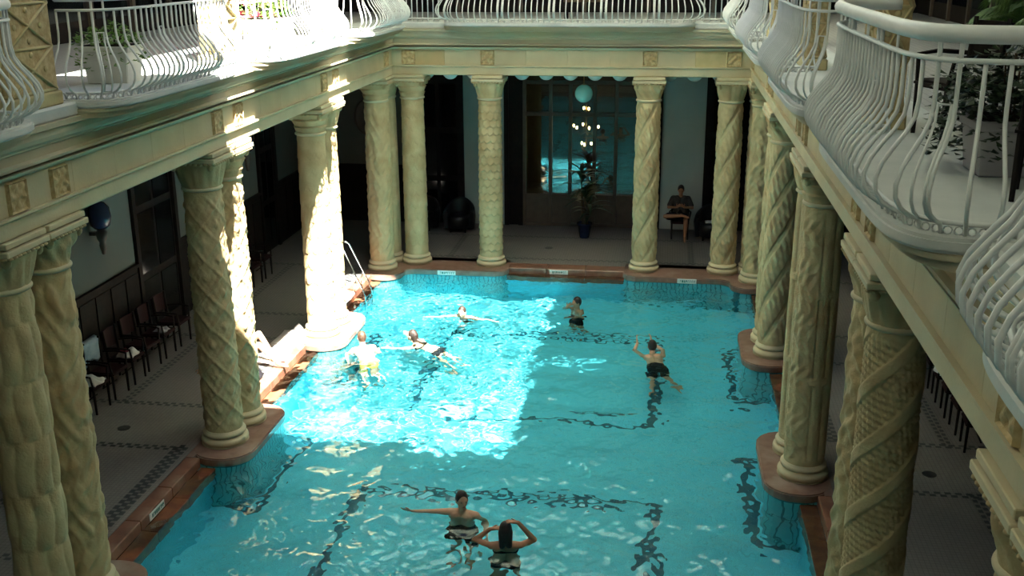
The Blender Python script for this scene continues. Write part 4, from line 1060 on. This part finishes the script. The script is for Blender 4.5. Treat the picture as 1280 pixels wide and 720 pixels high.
def person(label, origin, heading, J, skin='skin', hair='hair', style='short', wear=None, shirt=None, sc=1.0, voxel=.0095, group=None):
    root = empty('person', origin, heading); tag(root, label, 'person', group)
    pel, nk, hd = Vector(J['pelvis']), Vector(J['neck']), Vector(J['head'])
    up = (nk - pel).normalized(); rt = Vector(J.get('right', (1, 0, 0))); rt = (rt - up * rt.dot(up)).normalized(); fw = up.cross(rt).normalized()
    hf = Vector(J.get('face', (0, 1, 0))).normalized(); hu = Vector(J.get('headup', (0, 0, 1))); hu = (hu - hf * hu.dot(hf)).normalized(); hr = hf.cross(hu)
    HM = Matrix((hr, hf, hu)).transposed()
    b_ = MB(); sh = {}; hp = {}
    wo, ch = pel.lerp(nk, .42), pel.lerp(nk, .78); slim = J.get('slim', 1.0)
    for s_, k in ((1, 'R'), (-1, 'L')):
        r_ = rt * s_
        P = [(pel + r_ * .070, .108), (wo + r_ * .052 * slim, .094 * slim), (ch + r_ * .082 * slim, .110 * slim), (nk - up * .07 + r_ * .10, .070)]
        for i in range(3): capsule(b_, P[i][0], P[i + 1][0], P[i][1], P[i + 1][1], 14)
        sh[k] = Vector(J.get('sh' + k, nk - up * .065 + r_ * .190 * (slim * .5 + .5))); hp[k] = pel + r_ * .092 - up * .03
        capsule(b_, nk - up * .05 + r_ * .03, sh[k], .062, .060)
        el, wr = Vector(J['el' + k]), Vector(J['wr' + k])
        capsule(b_, sh[k], el, .058 * slim, .040); capsule(b_, el, wr, .041, .027)
        d = Vector(J.get('hand' + k, wr - el)).normalized(); ax = Vector(J.get('thumb' + k, fw * .4 + up)); ax = (ax - d * ax.dot(d)).normalized(); nn = d.cross(ax) * (1 if s_ > 0 else -1)
        for o_ in (-.02, 0, .02): capsule(b_, wr + ax * o_ * .6, wr + d * .085 + ax * o_, .019, .016, 8)
        for i, (o_, l) in enumerate(((-.031, .058), (-.010, .074), (.011, .080), (.031, .070))):
            a0 = wr + d * .088 + ax * o_; a1 = a0 + (d + ax * o_ * 3.0).normalized() * l * .5; a2 = a1 + (d * .8 + nn * .55).normalized() * l * .5
            capsule(b_, a0, a1, .0105, .0098, 8); capsule(b_, a1, a2, .0098, .0088, 8)
        t0 = wr + d * .028 + ax * .026; t1 = t0 + (d * .5 + ax * .8).normalized() * .042; t2 = t1 + (d * .9 + ax * .3).normalized() * .03
        capsule(b_, t0, t1, .0135, .0115, 8); capsule(b_, t1, t2, .0115, .0095, 8)
        kn, an = Vector(J['kn' + k]), Vector(J['an' + k]); toe = Vector(J.get('toe' + k, an + (kn - an).normalized().cross(rt).normalized() * .15))
        capsule(b_, hp[k], kn, .088, .055); capsule(b_, kn, kn.lerp(an, .35), .055, .054); capsule(b_, kn.lerp(an, .35), an, .054, .036)
        td = (toe - an).normalized(); capsule(b_, an - td * .045, an + (toe - an) * .55, .036, .034); capsule(b_, an + (toe - an) * .5, toe, .036, .024)
    capsule(b_, nk - up * .05, hd - hu * .055 - hf * .01, .056, .052)
    b_.ellipsoid(hd, (.074, .095, .112), 20, 14, HM)
    capsule(b_, hd + hf * .015 - hu * .035, hd + hf * .055 - hu * .088, .056, .030)
    capsule(b_, hd + hf * .088 + hu * .012, hd + hf * .110 - hu * .022, .010, .015, 8)
    for s_ in (-1, 1):
        b_.ellipsoid(hd + hr * s_ * .077 - hf * .005 - hu * .01, (.012, .02, .032), 8, 6, HM)
        capsule(b_, hd + hr * s_ * .018 + hf * .082 + hu * .03, hd + hr * s_ * .05 + hf * .070 + hu * .03, .012, .010, 8)
    body = obj('body', remesh(b_, 'body', voxel), skin, root); body.cycles.is_caustics_receiver = True
    # face
    for s_ in (-1, 1):
        MB().ellipsoid(hd + hr * s_ * .031 + hf * .083 + hu * .010, (.013, .008, .007), 10, 6, HM).build('eye', 'hair', root, True)
    MB().ellipsoid(hd + hf * .088 - hu * .056, (.022, .008, .006), 10, 6, HM).build('mouth', 'lip', root, True)
    h_ = MB(); h_.ellipsoid(hd - hf * .020 + hu * .022, (.084, .097, .113), 22, 16, HM)
    if style in ('long', 'pony'):
        capsule(h_, hd - hf * .06 + hu * .02, hd - hf * .085 - hu * .10, .075, .060)
        if style == 'long':
            for s_ in (-1, 1): capsule(h_, hd - hf * .05 + hr * .035 * s_, hd - hf * .10 - hu * .17 + hr * .045 * s_, .06, .04)
        else:
            t_ = Vector(J.get('pony', (0, -.10, -.22))); capsule(h_, hd - hf * .08 - hu * .05, hd - hf * .09 + t_, .05, .028)
        ho = obj('hair', remesh(h_, 'hair', .012, 2), hair, root)
    else: ho = h_.build('hair', hair, root, True)
    def wearing(name, m, segs, vox=.012):
        w_ = MB()
        for sg in segs: capsule(w_, *sg, 14)
        o = obj(name, remesh(w_, name, vox, 3), m, root); o.cycles.is_caustics_receiver = True; return o
    if wear:
        m, frac, ex = wear; seg = [(pel + rt * .07 - up * .02, pel - rt * .07 - up * .02, .116 + ex, .116 + ex)]
        if frac > .2: seg.append((pel + rt * .05 + up * .07, pel - rt * .05 + up * .07, .108 + ex, .108 + ex))
        for k in 'RL':
            kn = Vector(J['kn' + k]); seg.append((hp[k], hp[k].lerp(kn, frac), .096 + ex, .090 - .03 * frac + ex * 1.6))
        wearing('swim_trunks' if not shirt else 'shorts', m, seg)
    if J.get('top'):
        bt = MB(); band_c = pel.lerp(nk, .66)
        ring = []
        for k in range(24):
            a = 6.283 * k / 24; ring.append(band_c + rt * math.cos(a) * .178 * slim + fw * math.sin(a) * .118 * slim)
        bt.tube(ring, .016, 6, closed=True)
        for s_ in (-1, 1): bt.ellipsoid(band_c + rt * s_ * .07 + fw * .10 + up * .01, (.062, .04, .055), 10, 8, Matrix((rt, fw, up)).transposed())
        bt.build('bikini_top', J['top'], root, True)
    if shirt:
        seg = []
        for s_, k in ((1, 'R'), (-1, 'L')):
            r_ = rt * s_; el = Vector(J['el' + k])
            P = [(pel + r_ * .075 + up * .04, .128), (wo + r_ * .055, .112), (ch + r_ * .085, .124), (nk - up * .075 + r_ * .10, .082)]
            for i in range(3): seg.append((P[i][0], P[i + 1][0], P[i][1], P[i + 1][1]))
            seg.append((nk - up * .07 + r_ * .03, sh[k], .070, .074)); seg.append((sh[k], sh[k].lerp(el, .75), .074, .066))
        wearing('shirt', shirt, seg)
    return root
STAND = dict(pelvis=(0, 0, .95), neck=(0, .0, 1.46), head=(0, .02, 1.615), knR=(.11, .03, .50), anR=(.12, -.02, .09), knL=(-.11, .03, .50), anL=(-.12, -.02, .09), toeR=(.14, .14, .03), toeL=(-.14, .14, .03),
             elR=(.30, .02, 1.17), wrR=(.40, .16, .98), elL=(-.30, .02, 1.17), wrL=(-.40, .16, .98))
def pose(**k): d = dict(STAND); d.update(k); return d
ZF = DEPTH + .005
# man with black and white trunks, arm stretched out (faces the camera, head turned)
person('man in dark patterned trunks standing in the pool with one arm stretched sideways', (-.33, 12.62, ZF), R(172), pose(head=(-.01, .03, 1.62), face=(-.55, .8, -.05), elR=(.44, .02, 1.37), wrR=(.70, .06, 1.36), handR=(1, .1, 0), elL=(-.30, -.05, 1.20), wrL=(-.36, .12, 1.02)), 'skin', 'hair', wear=('cloth_k', .55, .016))
# girl with both hands to her head, seen from behind
person('woman with long dark hair standing with both hands raised to her head', (.36, 11.92, ZF - .02), R(8), pose(slim=.86, elR=(.36, .05, 1.46), wrR=(.16, .02, 1.72), handR=(-.8, -.1, .2), elL=(-.40, .14, 1.40), wrL=(-.20, .14, 1.56), handL=(.8, -.3, .3), thumbR=(0, 1, 0), thumbL=(0, 1, 0), top='cloth_k'), 'skin_t', 'hair', 'long', wear=('cloth_k', .10, .004))
# man in dark trunks with both arms raised forward, swimming away
person('man in dark trunks swimming away with both arms lifted out of the water', (2.08, 19.05, -.02), R(12), dict(pelvis=(0, -.50, -.22), neck=(0, .0, -.03), head=(.02, .10, .12), face=(0, 1, -.1), right=(1, 0, 0),
       elR=(.25, .20, -.02), wrR=(.06, .38, .10), handR=(-.1, .5, 1), elL=(-.30, .20, -.02), wrL=(-.20, .42, .07), handL=(-.1, .5, 1), knR=(.18, -.82, -.55), anR=(.34, -1.05, -.85), knL=(-.16, -.85, -.50), anL=(-.20, -1.18, -.80)), 'skin', 'hair', wear=('cloth_k', .45, .014))
# man in yellow and black trunks, back in the sun
pa = person('man in yellow and black trunks wading towards the sunlit column', (-3.35, 18.5, -.02), R(28), dict(pelvis=(.02, -.42, -.20), neck=(0, .0, .10), head=(0, .06, .26), face=(-.2, 1, -.15), right=(1, 0, 0),
       elR=(.30, -.08, -.12), wrR=(.34, .14, -.22), elL=(-.32, -.02, -.06), wrL=(-.34, -.22, -.20), knR=(.12, -.52, -.68), anR=(.14, -.75, -1.10), knL=(-.12, -.55, -.68), anL=(-.14, -.85, -1.05)), 'skin', 'hair_b', wear=('towel_y', .35, .014))
# woman with wet dark hair swimming to the left
person('woman with a dark ponytail swimming across the sunlit water', (-2.48, 19.1, -.02), R(75), dict(slim=.86, pelvis=(.05, -.44, -.36), neck=(0, .0, -.02), head=(.01, .07, .13), face=(0, 1, .1), right=(1, 0, 0), pony=(0.02, -.20, -.14),
       elR=(.28, .16, -.12), wrR=(.40, .36, -.06), elL=(-.30, .12, -.10), wrL=(-.36, .36, -.14), knR=(.10, -.72, -.70), anR=(.12, -1.05, -.92), knL=(-.10, -.66, -.74), anL=(-.12, -.90, -1.08), top='cloth_k'), 'skin', 'hair', 'pony', wear=('cloth_k', .10, .004))
# woman facing the camera with arms spread
person('woman swimming with both arms spread wide in the water', (-1.85, 20.75, -.04), R(180), dict(slim=.86, pelvis=(0, -.38, -.40), neck=(0, .0, -.03), head=(0, .05, .13), face=(.1, 1, -.12), right=(1, 0, 0),
       elR=(.42, .06, -.05), wrR=(.66, .10, -.04), elL=(-.42, .06, -.05), wrL=(-.64, .12, -.06), knR=(.12, -.60, -.78), anR=(.14, -.92, -1.02), knL=(-.12, -.60, -.78), anL=(-.14, -.92, -1.02), top='cloth_k'), 'skin', 'hair', 'short', wear=('cloth_k', .10, .004))
# man rubbing his face
person('man standing in the shaded water with a hand raised to his face', (.47, 21.55, ZF - .10), R(125), pose(face=(0, 1, -.15), elR=(.27, .16, 1.34), wrR=(.09, .20, 1.53), handR=(-.5, -.35, .5), elL=(-.30, .05, 1.20), wrL=(-.22, .30, 1.22)), 'skin_t', 'hair', wear=('cloth_k', .5, .014))
# seated man at the far wall
place(2.63, 27.22, R(180), 'dark chair on which the man by the far wall sits', None)
person('man in a dark shirt sitting cross-legged on a chair by the far wall', (2.63, 27.22, DECK), R(180), dict(pelvis=(0, -.06, .58), neck=(0, -.14, 1.07), head=(0, -.08, 1.235), face=(0, 1, -.35), right=(1, 0, 0),
       elR=(.30, .02, .80), wrR=(.10, .26, .86), handR=(-.6, .4, .5), elL=(-.30, .02, .80), wrL=(-.10, .26, .86), handL=(.6, .4, .5), knL=(-.14, .40, .56), anL=(-.13, .40, .10), toeL=(-.13, .56, .04), knR=(.38, .28, .62), anR=(-.06, .42, .68), toeR=(-.20, .46, .64)), 'skin_t', 'hair', wear=('cloth_k', .7, .018), shirt='cloth_g')
# sunbather on the left deck
person('sunbather sitting on the left deck with bent knees, mostly behind the lozenge-carved columns', (-5.42, 17.05, DECK), R(-80), dict(pelvis=(0, 0, .12), neck=(.04, -.22, .58), head=(.04, -.20, .74), face=(.2, 1, -.2), right=(1, 0, 0),
       elR=(.26, -.28, .34), wrR=(.30, -.40, .08), elL=(-.30, .05, .46), wrL=(-.14, .30, .48), knR=(.12, .60, .44), anR=(.14, .94, .08), toeR=(.16, 1.08, .04), knL=(-.14, .56, .56), anL=(-.12, .82, .08), toeL=(-.13, .97, .04)), 'skin', 'hair_b', 'long', wear=('cloth_r', .15, .006))
